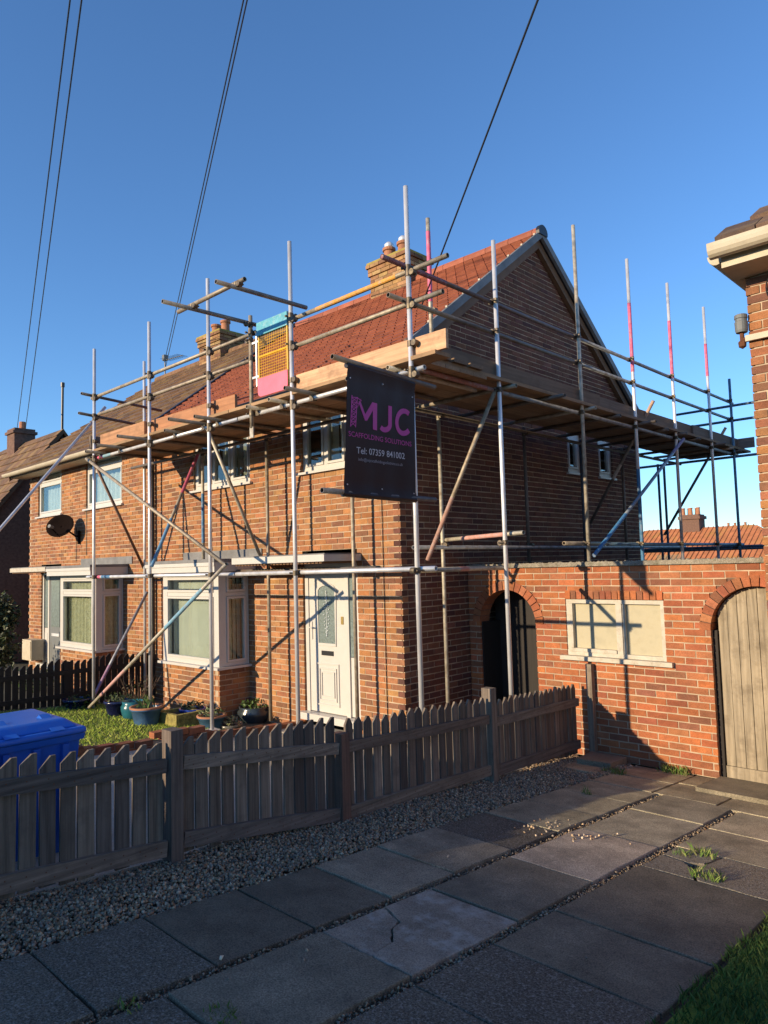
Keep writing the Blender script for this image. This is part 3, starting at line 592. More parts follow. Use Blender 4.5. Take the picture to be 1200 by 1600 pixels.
    prof += [(y+(-.008 if i == 0 else 0), z) for i, (y, z) in enumerate([(EAVE_Y-.005, ze-.02), (EAVE_Y-.015, ze-.02)])] + [(EAVE_Y-.06+.055*math.cos(t), ze-.02+.064*math.sin(t)) for t in np.linspace(2*math.pi, math.pi, 9)]
    obj('gutter', MB().prism([(xa, y, z) for y, z in prof], (xb-xa, 0, 0)), M[gc], H)
    obj('eaves_fascia', MB().box((xa+.1, EAVE_Y+.03, ze-.11), (xb-.02, EAVE_Y+.05, ze-.035)).box((xa+.1, EAVE_Y+.045, ze-.105), (xb-.02, FY-.012, ze-.09)), M[gc], H, fix=False)
    if right: obj('downpipe', MB().tube((PARTY, FY-.06, 3.95), (PARTY, FY-.06, -.5), .036, 10).tube((PARTY, EAVE_Y-.05, 4.0), (PARTY, FY-.06, 3.7), .034, 10), M['black'], H)
    return H
HR = semi(True); HL = semi(False)
for pts, nm in [([(592+0, 770), (604, 1120)], 'wall_cable')]:
    a = PYp(596, 775, FY-.012); obj('wall_cable', MB().tube((a[0], FY-.012, 3.3), (a[0], FY-.012, -.4), .005, 6), M['black'], HR)
for px, z0, z1 in ((119, 1.9, 2.6), (135, 2.0, 3.0)):
    a = PYp(px, 860, FY-.012); obj('wall_cable', MB().tube((a[0], FY-.012, z0), (a[0], FY-.012, z1), .006, 6), M['black'], HL)
a = PYp(545, 1105, FY); obj('air_vent', MB().box((a[0]-.28+.6, FY-.02, -.42), (a[0]-.15+.6, FY-.007, -.30)), M['white'], HR, fix=False)
# ================================================================= GARAGE WITH ARCHES
GY = 7.72; gzb = -.62
G = thing('brick_garage', 'low red brick garage and arched side wall with a boarded white window', 'garage', (-3.8, GY, gzb))
A1u, A1r, A1z = -5.255, .42, .86; A2u, A2r, A2z = -2.31, .455, .87
W = (-4.42, -3.24, .52, 1.17)
def arch_cut(z, cu, cz, r, ring):
    R_ = r+ring
    if z < cz: return [(cu-r, cu+r)]
    h = z-cz; return [(cu-math.sqrt(R_*R_-h*h), cu+math.sqrt(R_*R_-h*h))] if h < R_ else []
go = lambda ring: (lambda z: arch_cut(z, A1u, A1z, A1r, ring)+arch_cut(z, A2u, A2z, A2r, ring)+([(W[0], W[1])] if W[2] < z < W[3] else [])+([(W[0]-.0, W[1])] if W[3] <= z < W[3]+.11 else []))
PLG = ('y', GY, 1)
ex = voussoirs(PLG, A1u, A1z, A1r, 17, PAL_G)+voussoirs(PLG, A2u, A2z, A2r, 19, PAL_G)
u = W[0]+.003
while u < W[1]-.03:     # soldier course over the window
    ex.append(([P3(PLG, u, -.006, W[3]+.006), P3(PLG, u+.064, -.006, W[3]+.006), P3(PLG, u+.064, .1, W[3]+.006), P3(PLG, u, .1, W[3]+.006), P3(PLG, u, -.006, W[3]+.105), P3(PLG, u+.064, -.006, W[3]+.105), P3(PLG, u+.064, .1, W[3]+.105), P3(PLG, u, .1, W[3]+.105)], bcol(PAL_G))); u += .0737
brickwork(G, 'front_wall', PLG, GX+.012, -1.4, gzb, gzb+29*CH, opens=go(.11), pal=PAL_G, indiv=300, thick=.1, extra=ex, want=lambda c: c[2] > -.3)
# solid backing behind rings and reveals
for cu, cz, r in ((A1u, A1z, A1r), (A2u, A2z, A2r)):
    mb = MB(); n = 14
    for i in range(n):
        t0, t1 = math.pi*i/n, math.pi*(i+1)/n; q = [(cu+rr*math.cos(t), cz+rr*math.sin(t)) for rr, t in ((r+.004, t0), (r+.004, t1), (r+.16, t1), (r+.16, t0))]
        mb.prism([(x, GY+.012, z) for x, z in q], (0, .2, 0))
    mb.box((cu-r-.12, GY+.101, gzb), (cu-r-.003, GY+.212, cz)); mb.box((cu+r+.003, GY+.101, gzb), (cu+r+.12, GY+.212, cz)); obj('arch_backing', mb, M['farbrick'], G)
obj('coping', MB().box((GX+.02, GY-.035, gzb+29*CH+.001), (-1.3, GY+.26, gzb+29*CH+.05)), M['coping'], G, fix=False)
cw = MB(); zc = gzb+29*CH+.05   # rough mineral felt edge
for i in range(170):
    xx = random.uniform(-5.8, -1.5); s_ = random.uniform(.008, .02); cw.lathe((xx, GY+random.uniform(-.03, .05), zc), [(0, -.01), (s_, 0), (s_*.6, s_*.5), (0, s_*.7)], 5)
kind(obj('coping_chippings', cw, M['coping'], G), 'stuff')
dk = obj('arch_dark_panel', MB().box((A1u-A1r-.05, GY+.42, gzb), (A1u+A1r+.1, GY+.46, 1.45)), M['darkwood'], G, fix=False)  # added dark panel, stands in for the deep shade in the passage
for a_, b_ in ((A1u+A1r-.028, A1u+A1r+.002), (A1u-A1r-.002, A1u-A1r+.02)): obj('shade_liner', MB().box((a_, GY+.03, gzb), (b_, GY+.415, A1z)), M['darkwood'], G, fix=False)  # dark liners added over the arch reveals to imitate shade
obj('flat_roof', MB().box((GX+.02, GY+.262, 1.50), (-1.9, 12.6, 1.57)), M['lead'], G, fix=False)
obj('side_wall', MB().box((-4.72, GY+.102, gzb), (-4.6, 12.5, 1.49)), M['farbrick'], G, fix=False); obj('rear_wall', MB().box((GX+.1, 12.5, gzb), (-1.9, 12.6, 1.49)), M['farbrick'], G, fix=False)
obj('side_wall', MB().box((-1.95, GY+.3, gzb), (-1.85, 12.49, 1.49)), M['farbrick'], G, fix=False)
# boarded window
gw = MB(); y0 = GY+.01; f = .045
for a, b, e, h, d in [(W[0], W[1], W[2], W[2]+f, 0), (W[0], W[1], W[3]-f, W[3], 0), (W[0], W[0]+f, W[2]+f, W[3]-f, .002), (W[1]-f, W[1], W[2]+f, W[3]-f, .002), (-3.80, -3.73, W[2]+f, W[3]-f, .004), (-3.725, -3.695, W[2]+f, W[3]-f, .012)]: gw.box((a, y0+d, e), (b, y0+.07, h))
gw.box((W[0]+f+.002, y0-.012, W[2]+f+.001), (-3.802, y0+.05, W[2]+f+.04)); gw.box((W[0]+f+.002, y0-.008, W[2]+f+.041), (W[0]+f+.04, y0+.05, W[3]-f-.002))
GW = obj('window', gw, M['oldwhite'], G, fix=False)
obj('panel', MB().box((W[0]+f, y0+.05, W[2]+f), (-3.80, y0+.06, W[3]-f)), M['board'], GW, fix=False); obj('panel', MB().box((-3.695, y0+.045, W[2]+f), (W[1]-f, y0+.06, W[3]-f)), M['board'], GW, fix=False)
obj('sill', MB().box((W[0]-.07, GY-.06, W[2]-.05), (W[1]+.08, GY+.07, W[2]-.002)), M['oldwhite'], GW, fix=False)
# arched plank gate
gt = obj('gate', MB().box((A2u-A2r-.0, GY+.115, gzb+.2), (A2u+A2r, GY+.135, gzb+.32)).box((A2u-A2r, GY+.117, .6), (A2u+A2r, GY+.135, .7)), M['gatewood'], G, fix=False)
u = A2u-A2r+.045; k = 0
while u < A2u+A2r-.02:
    b = min(u+.097, A2u+A2r-.005); rr = A2r-.01
    tp = lambda x: A2z+math.sqrt(max(rr*rr-(x-A2u)**2, 0)); ua, ub = u+.003, b-.003
    pts = [(ua, gzb+.13), (ub, gzb+.13)]+[(ub+(ua-ub)*t, tp(ub+(ua-ub)*t)) for t in np.linspace(0, 1, 5)]
    dd = random.uniform(-.003, .003); obj('gate_board', MB().prism([(x, GY+.09+dd, z) for x, z in pts], (0, .022, 0)), M['gatewood'], gt); u = b; k += 1
obj('gate_post', MB().box((A2u-A2r+.0, GY+.06, gzb), (A2u-A2r+.042, GY+.14, A2z)), M['darkwood'], gt, fix=False)
obj('threshold_board', MB().box((A2u-A2r+.05, GY+.07, gzb+.0), (A2u+A2r, GY+.11, gzb+.128)), M['gatewood'], gt, fix=False)
# ================================================================= FENCE
FX = -4.27
F = thing('picket_fence', 'weathered grey timber picket fence along the gravel beside the driveway', 'fence', (FX, 4.5, -.4))
WC = [(.205, .165, .125), (.17, .14, .11), (.24, .19, .145), (.19, .145, .11), (.13, .108, .09)]
wcol = lambda k=1.: tuple(np.array(random.choice(WC))*random.uniform(.78, 1.2)*k*.8)
posts = [(2.46, .62, .085), (3.92, .33, .085), (5.91, .40, .085)]
for y, tz, wd in posts + [(.35, .75, .1)]:
    c = (.13, .10, .08) if y < 3 else (.15, .085, .06) if y < 5 else (.19, .15, .115)
    obj('post', MB().box((FX-.06, y-wd/2, -.08*y-.2), (FX+.055, y+wd/2, tz)), M['picket'], F, fix=False).data.attributes['col'].data.foreach_set('color', [*c, 1]*6)
def panel(ya, yb, top0, top1, rail_t0, rail_t1, rail_b0, rail_b1, n, style):
    """pickets behind two rails; tops z at both ends"""
    L = yb-ya
    for (a, b, h) in ((rail_t0, rail_t1, .085), (rail_b0, rail_b1, .095)):
        mb = MB(); mb.bar((FX+.018+.0, ya, a), (FX+.018, yb, b), .036, h, col=wcol(1.25)); rl = obj('rail', mb, M['rail'], F); nl = MB()
        for i in range(n):
            for dy, dz in ((-.018, .018), (.016, -.014)):
                y = ya+(i+.5)*L/n+dy+random.uniform(-.006, .006); z = a+(b-a)*(y-ya)/L+dz; nl.tube((FX+.03, y, z), (FX+.0375, y, z), .0042, 6)
        kind(obj('nailing', nl, M['rust'], rl), 'stuff')
    pw = L/n
    for i in range(n):
        y = ya+(i+.5)*pw; t = (y-ya)/L; zt = top0+(top1-top0)*t+random.uniform(-.012, .012); zb = -.08*y-.0+.03+random.uniform(-.01, .015)
        h = pw*.5-.007-random.uniform(0, .006); s = h*.9; cut = random.uniform(.05, .07)
        if style == 'cut': pts = [(y-h, zb), (y+h, zb), (y+h, zt), (y+h*.35, zt), (y-h, zt-cut)]
        else: pts = [(y-h, zb), (y+h, zb), (y+h, zt-cut), (y+h*.35, zt-.006), (y-h*.2, zt), (y-h, zt-cut*.9)]
        lean = random.uniform(-.006, .006); d = random.uniform(-.003, .003)
        mb = MB().prism([(FX-.004+d, yy+(lean if zz > 0 else 0), zz) for yy, zz in pts], (-.02, 0, 0), wcol()); obj('picket', mb, M['picket'], F)
z_ = lambda px, py: PXp(px, py, FX)[2]
panel(.42, 2.40, z_(5, 1178)+.06, z_(250, 1160), z_(0, 1222)+.07, z_(255, 1196), z_(0, 1375)+.08, z_(255, 1325), 18, 'cut')
panel(2.52, 3.87, z_(290, 1150), z_(515, 1124), z_(285, 1190), z_(520, 1170), z_(285, 1310), z_(520, 1274), 13, 'cut')
panel(3.97, 5.86, z_(545, 1123), z_(755, 1090), z_(545, 1165), z_(758, 1124), z_(545, 1268), z_(760, 1204), 18, 'round')
panel(5.96, 7.60, z_(780, 1090), z_(908, 1066), z_(782, 1124), z_(908, 1094), z_(782, 1200), z_(908, 1160), 17, 'round')
a = PYp(921, 1036, GY-.05); obj('end_post', MB().box((a[0]-.035, GY-.085, -.62), (a[0]+.035, GY-.012, .44)), M['picket'], F, fix=False).data.attributes['col'].data.foreach_set('color', [.24, .19, .14, 1]*6)
cb = MB().prism([(-4.1, 7.25, -.6), (-3.72, 7.28, -.6), (-3.70, 7.62, -.6), (-4.12, 7.66, -.6)], (0, 0, .07)); tag(obj('concrete_block', cb, M['stepstone']), 'rough grey concrete lump at the foot of the brick garage wall', 'block')
# dark fence between the two front gardens
DF = thing('picket_fence', 'near-black stained picket fence dividing the two front gardens', 'fence', (-11.74, 4.6, -.5))
for y in (2.9, 4.9, 6.3): obj('post', MB().box((-11.80, y-.045, -.8), (-11.71, y+.045, .29-.01*y)), M['darkwood'], DF, fix=False)
for zz in (-.28, .08): obj('rail', MB().bar((-11.70, 2.0, zz+.03), (-11.70, 6.36, zz-.02), .035, .07), M['darkwood'], DF)
y = 2.05
while y < 6.28:
    zt = .27+.02*math.sin(y*7)+random.uniform(-.012, .012); mb = MB().prism([(-11.725, y-.042, -.56), (-11.725, y+.042, -.56), (-11.725, y+.042, zt), (-11.725, y+.01, zt), (-11.725, y-.042, zt-.06)], (-.018, 0, 0)); obj('picket', mb, M['darkwood'], DF); y += .104
# low brick edging wall of the front garden
EW = thing('garden_wall', 'low red brick edging wall beside the front lawn and flower pots', 'wall', (-7.7, 4.5, -.4))
def edgetop(y): return -.08*y+(.16 if y < 3.35 or 4.2 < y < 4.8 else .075)
y = 2.6
while y < 6.2:
    for k in range(3):
        tz = edgetop(y+.1)-k*.075; c = tuple(np.array(bcol(PAL_G))*.75); off = .11 if k % 2 else 0
        obj('brick', MB().box((-7.76+random.uniform(-.003, .003), y+off, tz-.066), (-7.645+random.uniform(-.003, .003), y+off+.213, tz), c), M['brick'], EW, fix=False)
    y += .225
obj('mortar_core', MB().hexa([(-7.75, 2.6, -.6), (-7.655, 2.6, -.6), (-7.655, 6.2, -.8), (-7.75, 6.2, -.8), (-7.75, 2.6, -.08*2.6+.06), (-7.655, 2.6, -.08*2.6+.06), (-7.655, 6.2, -.08*6.2+.06), (-7.75, 6.2, -.08*6.2+.06)]), M['mortar'], EW)
# ================================================================= SCAFFOLD
S = thing('scaffolding', 'steel tube and timber board scaffold wrapped round the front and gable of the house', 'scaffolding', (-7, 5.6, -.5))
YO, YI, XO, XI = 5.07, 6.15, -4.45, -5.6; TR = .0242
OLD = [(.44, .40, .32), (.38, .33, .25), (.47, .43, .34), (.34, .29, .22)]; DK = (.16, .14, .12); BLUE = (.05, .17, .32); PINK = (.62, .12, .22); SILV = None; ORANGE = (.62, .30, .05)
def tube(name, p, q, col=SILV, bands=(), r=TR):
    """one scaffold tube; bands = [(t0, t1, colour)] painted sleeves"""
    p = np.array(p, float); q = np.array(q, float); m_ = M['galv'] if col is None else M['oldtube']
    if col == 'old': col = tuple(np.array(random.choice(OLD))*random.uniform(.85, 1.1))
    o = obj(name, MB().tube(p, q, r, 12, hollow=True, col=col), m_, S)
    if True:
        for pg in o.data.polygons:
            if len(pg.vertices) == 4: pg.use_smooth = pg.index < 12
    for t0, t1, c in bands: obj('paint_band', MB().tube(p+(q-p)*t0, p+(q-p)*t1, r+.0012, 12, col=c), M['paint'], o)
    return o
# coupler (shared mesh): a clamp on a vertical tube with a bolt and wing nut
cm = MB().tube((0, 0, -.028), (0, 0, .028), .031, 12).box((.025, -.018, -.016), (.058, .018, .016)).tube((-.03, .045, 0), (.06, .045, 0), .008, 6).box((-.045, .036, -.01), (-.025, .055, .01)).tube((.055, -.026, 0), (.055, .026, 0), .030, 12)
COUP = None
def coupler(o, p, rot=0):
    global COUP
    if COUP is None:
        COUP = obj('coupler', cm, M['coupler'], o, origin=np.zeros(3)); COUP.location = np.array(p)-WL[o.name]; COUP.rotation_euler[2] = rot; return
    c = copyobj(COUP, 'coupler', p, o); c.rotation_euler[2] = rot
TG, MG, PL, LO = 4.46, 4.14, 3.47, 1.575
# standards, front outer row
FS = [(-11.14, 5.22, -.58), (-9.38, 5.21, -.52), (-7.86, 5.39, -.33), (-6.19, 5.32, -.5), (-4.42, 5.27, -.42)]
for x, zt, zb in FS:
    o = tube('standard', (x, YO, zb), (x, YO, zt))
    for zz in (TG, MG, PL, LO):
        if x > -4.6 and zz == LO: coupler(o, (x, YO, zz+.0), -math.pi/2); continue
        coupler(o, (x, YO, zz), math.pi/2); coupler(o, (x, YO, zz-.055), 0) if zz > 3 else None
    coupler(o, (x, YO, PL+.25), 0)
    obj('base_plate', MB().box((x-.075, YO-.075, zb-.006), (x+.075, YO+.075, zb)), M['galv'], o, fix=False)
# front inner standards
for px, py, zb, zt, col, bands in [(226, 800, -.5, 5.31, SILV, ()), (317, 780, 1.80, 3.5, 'old', ((.15, .6, BLUE),)), (418, 800, -.44, 3.5, 'old', ()), (552, 850, -.28, 3.5, 'old', ())]:
    X = PYp(px, py, YI)[0]; o = tube('standard', (X, YI, zb), (X, YI, zt), col, bands); coupler(o, (X, YI, LO)); coupler(o, (X, YI, PL-.03))
PUX = -6.95
o = tube('standard', (PUX, YO, 3.30), (PUX, YO, 4.66), 'old'); coupler(o, (PUX, YO, TG), 1.57); coupler(o, (PUX, YO, 4.55), -1.57); coupler(o, (PUX, YO, MG), 1.57); coupler(o, (PUX, YO, PL), 1.57); coupler(o, (PUX, YO, 4.36), 3.14)
obj('flat_end', MB().box((PUX-.035, YO-.008, 3.18), (PUX+.035, YO+.008, 3.31)), M['oldtube'], o, fix=False).data.attributes['col'].data.foreach_set('color', [.4, .38, .33, 1]*6)
# ledgers and guard rails, front (outside face of the standards sits at YO; rails clamp inside)
yl = YO+.055
tube('guard_rail', (-11.35, yl, TG), (PUX+.1, yl, TG), 'old'); tube('guard_rail', (-11.1, yl, MG+.02), (PUX+.1, yl, MG), 'old')
tube('guard_rail', (-6.27, yl, TG-.02), (-3.98, yl, TG), 'old', ((.2, .72, ORANGE),)); tube('guard_rail', (-6.25, yl, MG-.02), (-4.05, yl, MG), 'old')
tube('ledger', (-11.12, yl, PL-.01), (-7.3, yl, PL), None, ((.0, .05, PINK), (.05, .12, (.2, .36, .42)))); tube('ledger', (-7.28, yl, PL), (-4.3, yl, PL+.01))
tube('ledger', (-11.5, yl, LO), (-7.4, yl, LO), None, ((.06, .12, PINK), (.13, .2, BLUE))); tube('ledger', (-7.38, yl, LO), (-4.24, yl, LO+.015))
tube('ledger', (-11.9, YI+.055, LO-.03), (-9.2, YI+.055, LO-.02), DK); tube('ledger', (-10.4, YI-.055, LO+.03), (-5.9, YI-.055, LO+.03), DK)
tube('ledger', (-11.9, YI-.06, PL-.01), (-5.4, YI-.06, PL-.01), DK)
# left end rails and raker
tube('guard_rail', (-11.2, YO-.18, TG+.02), (-11.6, YI+.35, TG+.03), DK); tube('guard_rail', (-11.2, YO-.22, MG+.02), (-11.6, YI+.1, MG+.03), DK)
pa = PXp(167, 635, -11.2); pb = PXp(0, 829, -11.2); dd = (pb-pa)/np.linalg.norm(pb-pa); tube('raker', pa+np.array([-.06, 0, 0]), pa+dd*((pa[2]+.5)/-dd[2])+np.array([-.06, 0, 0]))
# transoms under the deck, front
for x, out in [(-11.0, .2), (-10.35, .32), (-9.5, .42), (-8.75, .12), (-8.05, .46), (-7.72, .3), (-6.88, .12), (-6.42, .15), (-5.9, .34), (-5.2, .1), (-4.65, .08)]:
    tube('transom', (x, YO-out, PL+.055), (x, FY-.03, PL+.055), DK if random.random() < .7 else 'old'); c = obj('clip', MB().box((x-.03, yl-.03, PL-.03), (x+.03, yl+.03, PL+.03)), M['coupler'], S, fix=False)
# standards, gable outer row
GS = [(6.56, 5.21, -.55, 'old', ()), (8.41, 6.0, 1.58, 'old', ()), (9.98, 6.01, 1.58, SILV, ((.62, .85, PINK), (.0, .3, BLUE))), (11.43, 6.04, 1.58, SILV, ((.65, .86, PINK),)), (13.0, 6.03, 1.58, SILV, ((.72, .85, PINK),)), (14.13, 4.93, -.6, (.12, .22, .30), ())]
for y, zt, zb, col, bands in GS:
    o = tube('standard', (XO, y, zb), (XO, y, zt), None if y == 6.56 else col, bands)
    for zz in (4.52, 4.18, 3.52, 1.84): coupler(o, (XO, y, zz), math.pi)
    if zb > 0: obj('base_plate', MB().box((XO-.075, y-.075, zb-.006), (XO+.075, y+.075, zb)), M['galv'], o, fix=False)
for px, py, z0, z1, col, bands in [(690, 800, -.5, 3.55, 'old', ()), (822, 760, 1.58, 3.55, DK, ()), (912, 800, 1.58, 3.55, (.07, .10, .14), ()), (974, 760, 1.58, 3.55, DK, ())]:
    P_ = PXp(px, py, XI); o = tube('standard', (XI, P_[1], z0), (XI, P_[1], z1), col, bands); coupler(o, (XI, P_[1], 1.86), 0); coupler(o, (XI, P_[1], 3.46), 0)
P_ = PYp(674, 515, YI); tp = PYp(671, 340, YI)
o = tube('standard', (P_[0], YI, 3.6), (P_[0], YI, tp[2]), 'old', ((0, .3, BLUE), (.5, .92, PINK))); coupler(o, (P_[0], YI, TG)); coupler(o, (P_[0], YI, MG))
xl = XO-.055
tube('guard_rail', (xl, 4.80, 4.52), (xl, 8.6, 4.52), (.15, .11, .10), ((0, .25, (.26, .08, .08)),)); tube('guard_rail', (xl, 8.45, 4.52), (xl, 14.4, 4.51), (.30, .32, .33))
tube('guard_rail', (xl, 4.87, 4.17), (xl, 8.6, 4.18), DK); tube('guard_rail', (xl, 8.5, 4.18), (xl, 14.4, 4.18), (.30, .32, .33))
tube('ledger', (xl, 5.17, 3.53), (xl, 6.8, 3.52), (.30, .22, .19), ((.1, .75, (.30, .12, .10)),)); tube('ledger', (xl, 6.7, 3.52), (xl, 14.5, 3.53), (.30, .31, .32))
tube('ledger', (XI+.055, 5.6, 3.47), (XI+.055, 14.4, 3.47), DK)
tube('ledger', (xl, 5.15, 1.575), (xl, 6.62, 1.57), 'old', ((.45, .55, (.5, .2, .14)),)); tube('ledger', (xl, 7.9, 1.84), (xl, 9.1, 1.84), 'old'); tube('ledger', (xl, 9.0, 1.83), (xl, 14.5, 1.84), (.10, .18, .26))
tube('ledger', (XI+.055, 6.3, 1.83), (XI+.055, 14.4, 1.83), (.25, .26, .28))
tube('transom', (XO+.2, 6.62, 1.94), (XI-.1, 6.97, 1.92), 'old', ((.2, .7, (.52, .27, .22)),))
for y, out in [(5.4, .05), (6.0, .06), (6.75, .1), (7.6, .22), (8.55, .12), (9.3, .1), (10.1, .25), (10.9, .1), (11.5, .15), (12.2, .1), (13.1, .2), (13.8, .1), (14.25, .1)]: tube('transom', (XO+out, y, 3.58), (GX+.04, y, 3.58), DK if random.random() < .6 else 'old')
# rear return
for z, x0, x1 in ((4.43, -5.5, -3.0), (4.15, -5.2, -3.0), (3.47, -6.3, -3.0), (1.80, -6.3, -3.2), (1.76, -6.3, -3.4)): tube('guard_rail' if z > 4 else 'ledger', (x0, 14.2, z), (x1, 14.2, z), (.10, .16, .22))
for x in (-5.92, -5.80): tube('standard', (x, 14.2, -.6), (x, 14.2, 3.5), (.06, .10, .15))
# braces
def br(a, b, col, bands=()): tube('brace', a, b, col, bands)
br(PYp(135, 717, YO-.06), PYp(353, 883, YO-.06), 'old'); br(PYp(137, 1108, YO-.11), PYp(354, 881, YO-.11), 'old', ((.12, .32, (.55, .30, .26)), (.62, .86, (.18, .36, .48))))
a = PYp(137, 1107, YO); b = PYp(230, 925, YI); br(a, b, (.28, .29, .32), ((.0, .35, (.30, .16, .26)),))
br(PYp(147, 722, YO), PYp(225, 888, YI), (.20, .13, .10)); br(PYp(312, 703, YI), PYp(237, 885, YO), 'old', ((.02, .4, (.42, .08, .14)), (.62, 1, (.10, .25, .42))))
br(PYp(323, 667, YO+.05), PYp(413, 884, YI), 'old'); br(PXp(775, 606, XO-.03), PXp(668, 875, XI+.1), 'old', ((.62, 1, (.36, .20, .15)),))
br(PXp(928, 868, XO+.05), PXp(1068, 686, XO+.05), (.28, .34, .40), ((.0, .3, (.05, .2, .42)), (.85, 1, (.25, .2, .32)))); br(PXp(1038, 836, XI), PXp(1134, 668, XO), (.10, .12, .15), ((.9, 1, (.42, .30, .22)),)); br(PXp(1021, 626, XO+.06), PXp(922, 818, XI), DK, ((0, .12, (.45, .30, .22)), (.5, .62, (.38, .32, .26))))
# hoist frame cantilevered over the front
tube('hoist_tube', (PUX-.03, 3.93, 4.56), (PUX-.03, 5.2, 4.58), (.25, .23, .20)); tube('hoist_tube', (-6.13, 4.05, 4.56), (-6.13, 5.25, 4.58), (.22, .20, .18)); o = tube('hoist_tube', (-7.28, 4.30, 4.61), (-5.98, 4.30, 4.61), 'old'); coupler(o, (PUX-.03, 4.30, 4.59)); coupler(o, (-6.13, 4.30, 4.59))
# banner tubes
BXp = XO+.055
o1 = tube('banner_tube', PXp(519, 557, BXp), PXp(679, 605, BXp), DK); o2 = tube('banner_tube', PXp(503, 766, BXp), PXp(680, 781, BXp), (.12, .12, .13))
# deck boards
BC = [(.30, .19, .10), (.26, .165, .09), (.33, .21, .115), (.23, .15, .09), (.29, .20, .12)]
bcw = lambda k=1.: tuple(np.array(random.choice(BC))*random.uniform(.85, 1.12)*k)
zd = PL+.084
for i in range(5):
    y = YO-.02+i*.232; cuts = [-11.2, -7.4+.3*(i % 2), -4.35+.25*(i == 0)]
    for a, b in zip(cuts, cuts[1:]): obj('deck_board', MB().box((a+.006, y, zd), (b-.006, y+.225, zd+.038), bcw()), M['boardx'], S, fix=False)
for i in range(5):
    x = XO-.04-(i+1)*.232+.1; cuts = [6.25 if i > 0 else 5.2, 9.2+.35*(i % 2), 13.0, 14.95]
    for a, b in zip(cuts, cuts[1:]): obj('deck_board', MB().box((x, a+.006, 3.608), (x+.225, b-.006, 3.646), bcw()), M['boardy'], S, fix=False)
for i in range(4): obj('deck_board', MB().box((-5.5, 5.12+i*.27, 3.648), (-4.36, 5.12+i*.27+.22, 3.686), bcw(.9)), M['boardx'], S, fix=False)
# toe boards
tc = (.46, .25, .14)
def toe(a, b, z0, z1, axis, c, fixed): 
    if axis == 'x': obj('toe_board', MB().box((a, fixed, z0), (b, fixed+.038, z1), c), M['boardx'], S, fix=False)
    else: obj('toe_board', MB().box((fixed-.038, a, z0), (fixed, b, z1), c), M['boardy'], S, fix=False)
toe(-11.0, -9.6, zd+.045, 3.81, 'x', (.40, .21, .11), YO+.035); toe(-10.6, -7.4, zd+.045, 3.80, 'x', (.38, .18, .09), YO+.076); toe(-6.2, -4.02, zd+.045, 3.78, 'x', (.56, .34, .20), YO+.035)
toe(5.15, 6.25, 3.60, 3.82, 'y', (.15, .10, .075), XO-.085); toe(5.55, 9.0, 3.65, 3.84, 'y', (.19, .125, .08), XO-.04); toe(8.9, 12.4, 3.65, 3.84, 'y', (.17, .12, .085), XO-.08); toe(12.3, 14.9, 3.65, 3.84, 'y', (.16, .115, .085), XO-.04)
obj('toe_board', MB().box((-11.2, YO-.05, zd+.045), (-11.162, FY-.25, 3.81), (.20, .15, .11)), M['boardy'], S, fix=False)
obj('toe_board', MB().box((-5.6, 14.5, 3.65), (-4.2, 14.538, 3.84), (.24, .18, .14)), M['boardx'], S, fix=False)
# ladder gate
LG = thing('ladder_gate', 'yellow mesh ladder gate with blue top bar and pink kick plate on the scaffold', 'gate', (-6.5, YO, 3.62))
gx0, gx1 = -6.80, -6.27; yg = YO+.01; z0, z1 = 3.64, 4.44
fr = MB()
for x in (gx0, gx1): fr.tube((x, yg, z0+.05), (x, yg, z1), .013, 8)
fr.tube((gx0, yg, 4.12), (gx1, yg, 4.12), .014, 8); obj('frame', fr, M['yellow'], LG)
ms = MB()
for i in range(1, 13): x = gx0+(gx1-gx0)*i/13; ms.tube((x, yg, 3.84), (x, yg, z1-.06), .0028, 5)
for i in range(1, 16): z = 3.84+(z1-.08-3.84)*i/16; ms.tube((gx0, yg, z), (gx1, yg, z), .0028, 5)
obj('mesh', ms, M['yellow'], LG)
pk = []; rr = .06
for cx_, cz_, a0 in ((gx1+.012-rr, z0+rr, -math.pi/2),): pk += [(cx_+rr*math.cos(t), cz_+rr*math.sin(t)) for t in np.linspace(a0, 0, 6)]
pk += [(gx1+.012, 3.86), (gx0-.012, 3.86)]+[(gx0-.012+rr+rr*math.cos(t), z0+rr+rr*math.sin(t)) for t in np.linspace(math.pi, 1.5*math.pi, 6)]
obj('kick_plate', MB().prism([(x, yg-.018, z) for x, z in pk], (0, .006, 0)), M['gatepink'], LG)
obj('top_bar', MB().box((gx0-.02, yg-.022, z1-.07), (gx1+.02, yg+.022, z1+.09)), M['gateblue'], LG, fix=False)
obj('hinge_post', MB().tube((gx0-.05, yg, 3.78), (gx0-.05, yg, 4.42), .011, 8).box((gx0-.15, yg-.012, 4.30), (gx0, yg+.012, 4.325)).box((gx0-.15, yg-.012, 3.88), (gx0, yg+.012, 3.905)), M['galv'], LG)
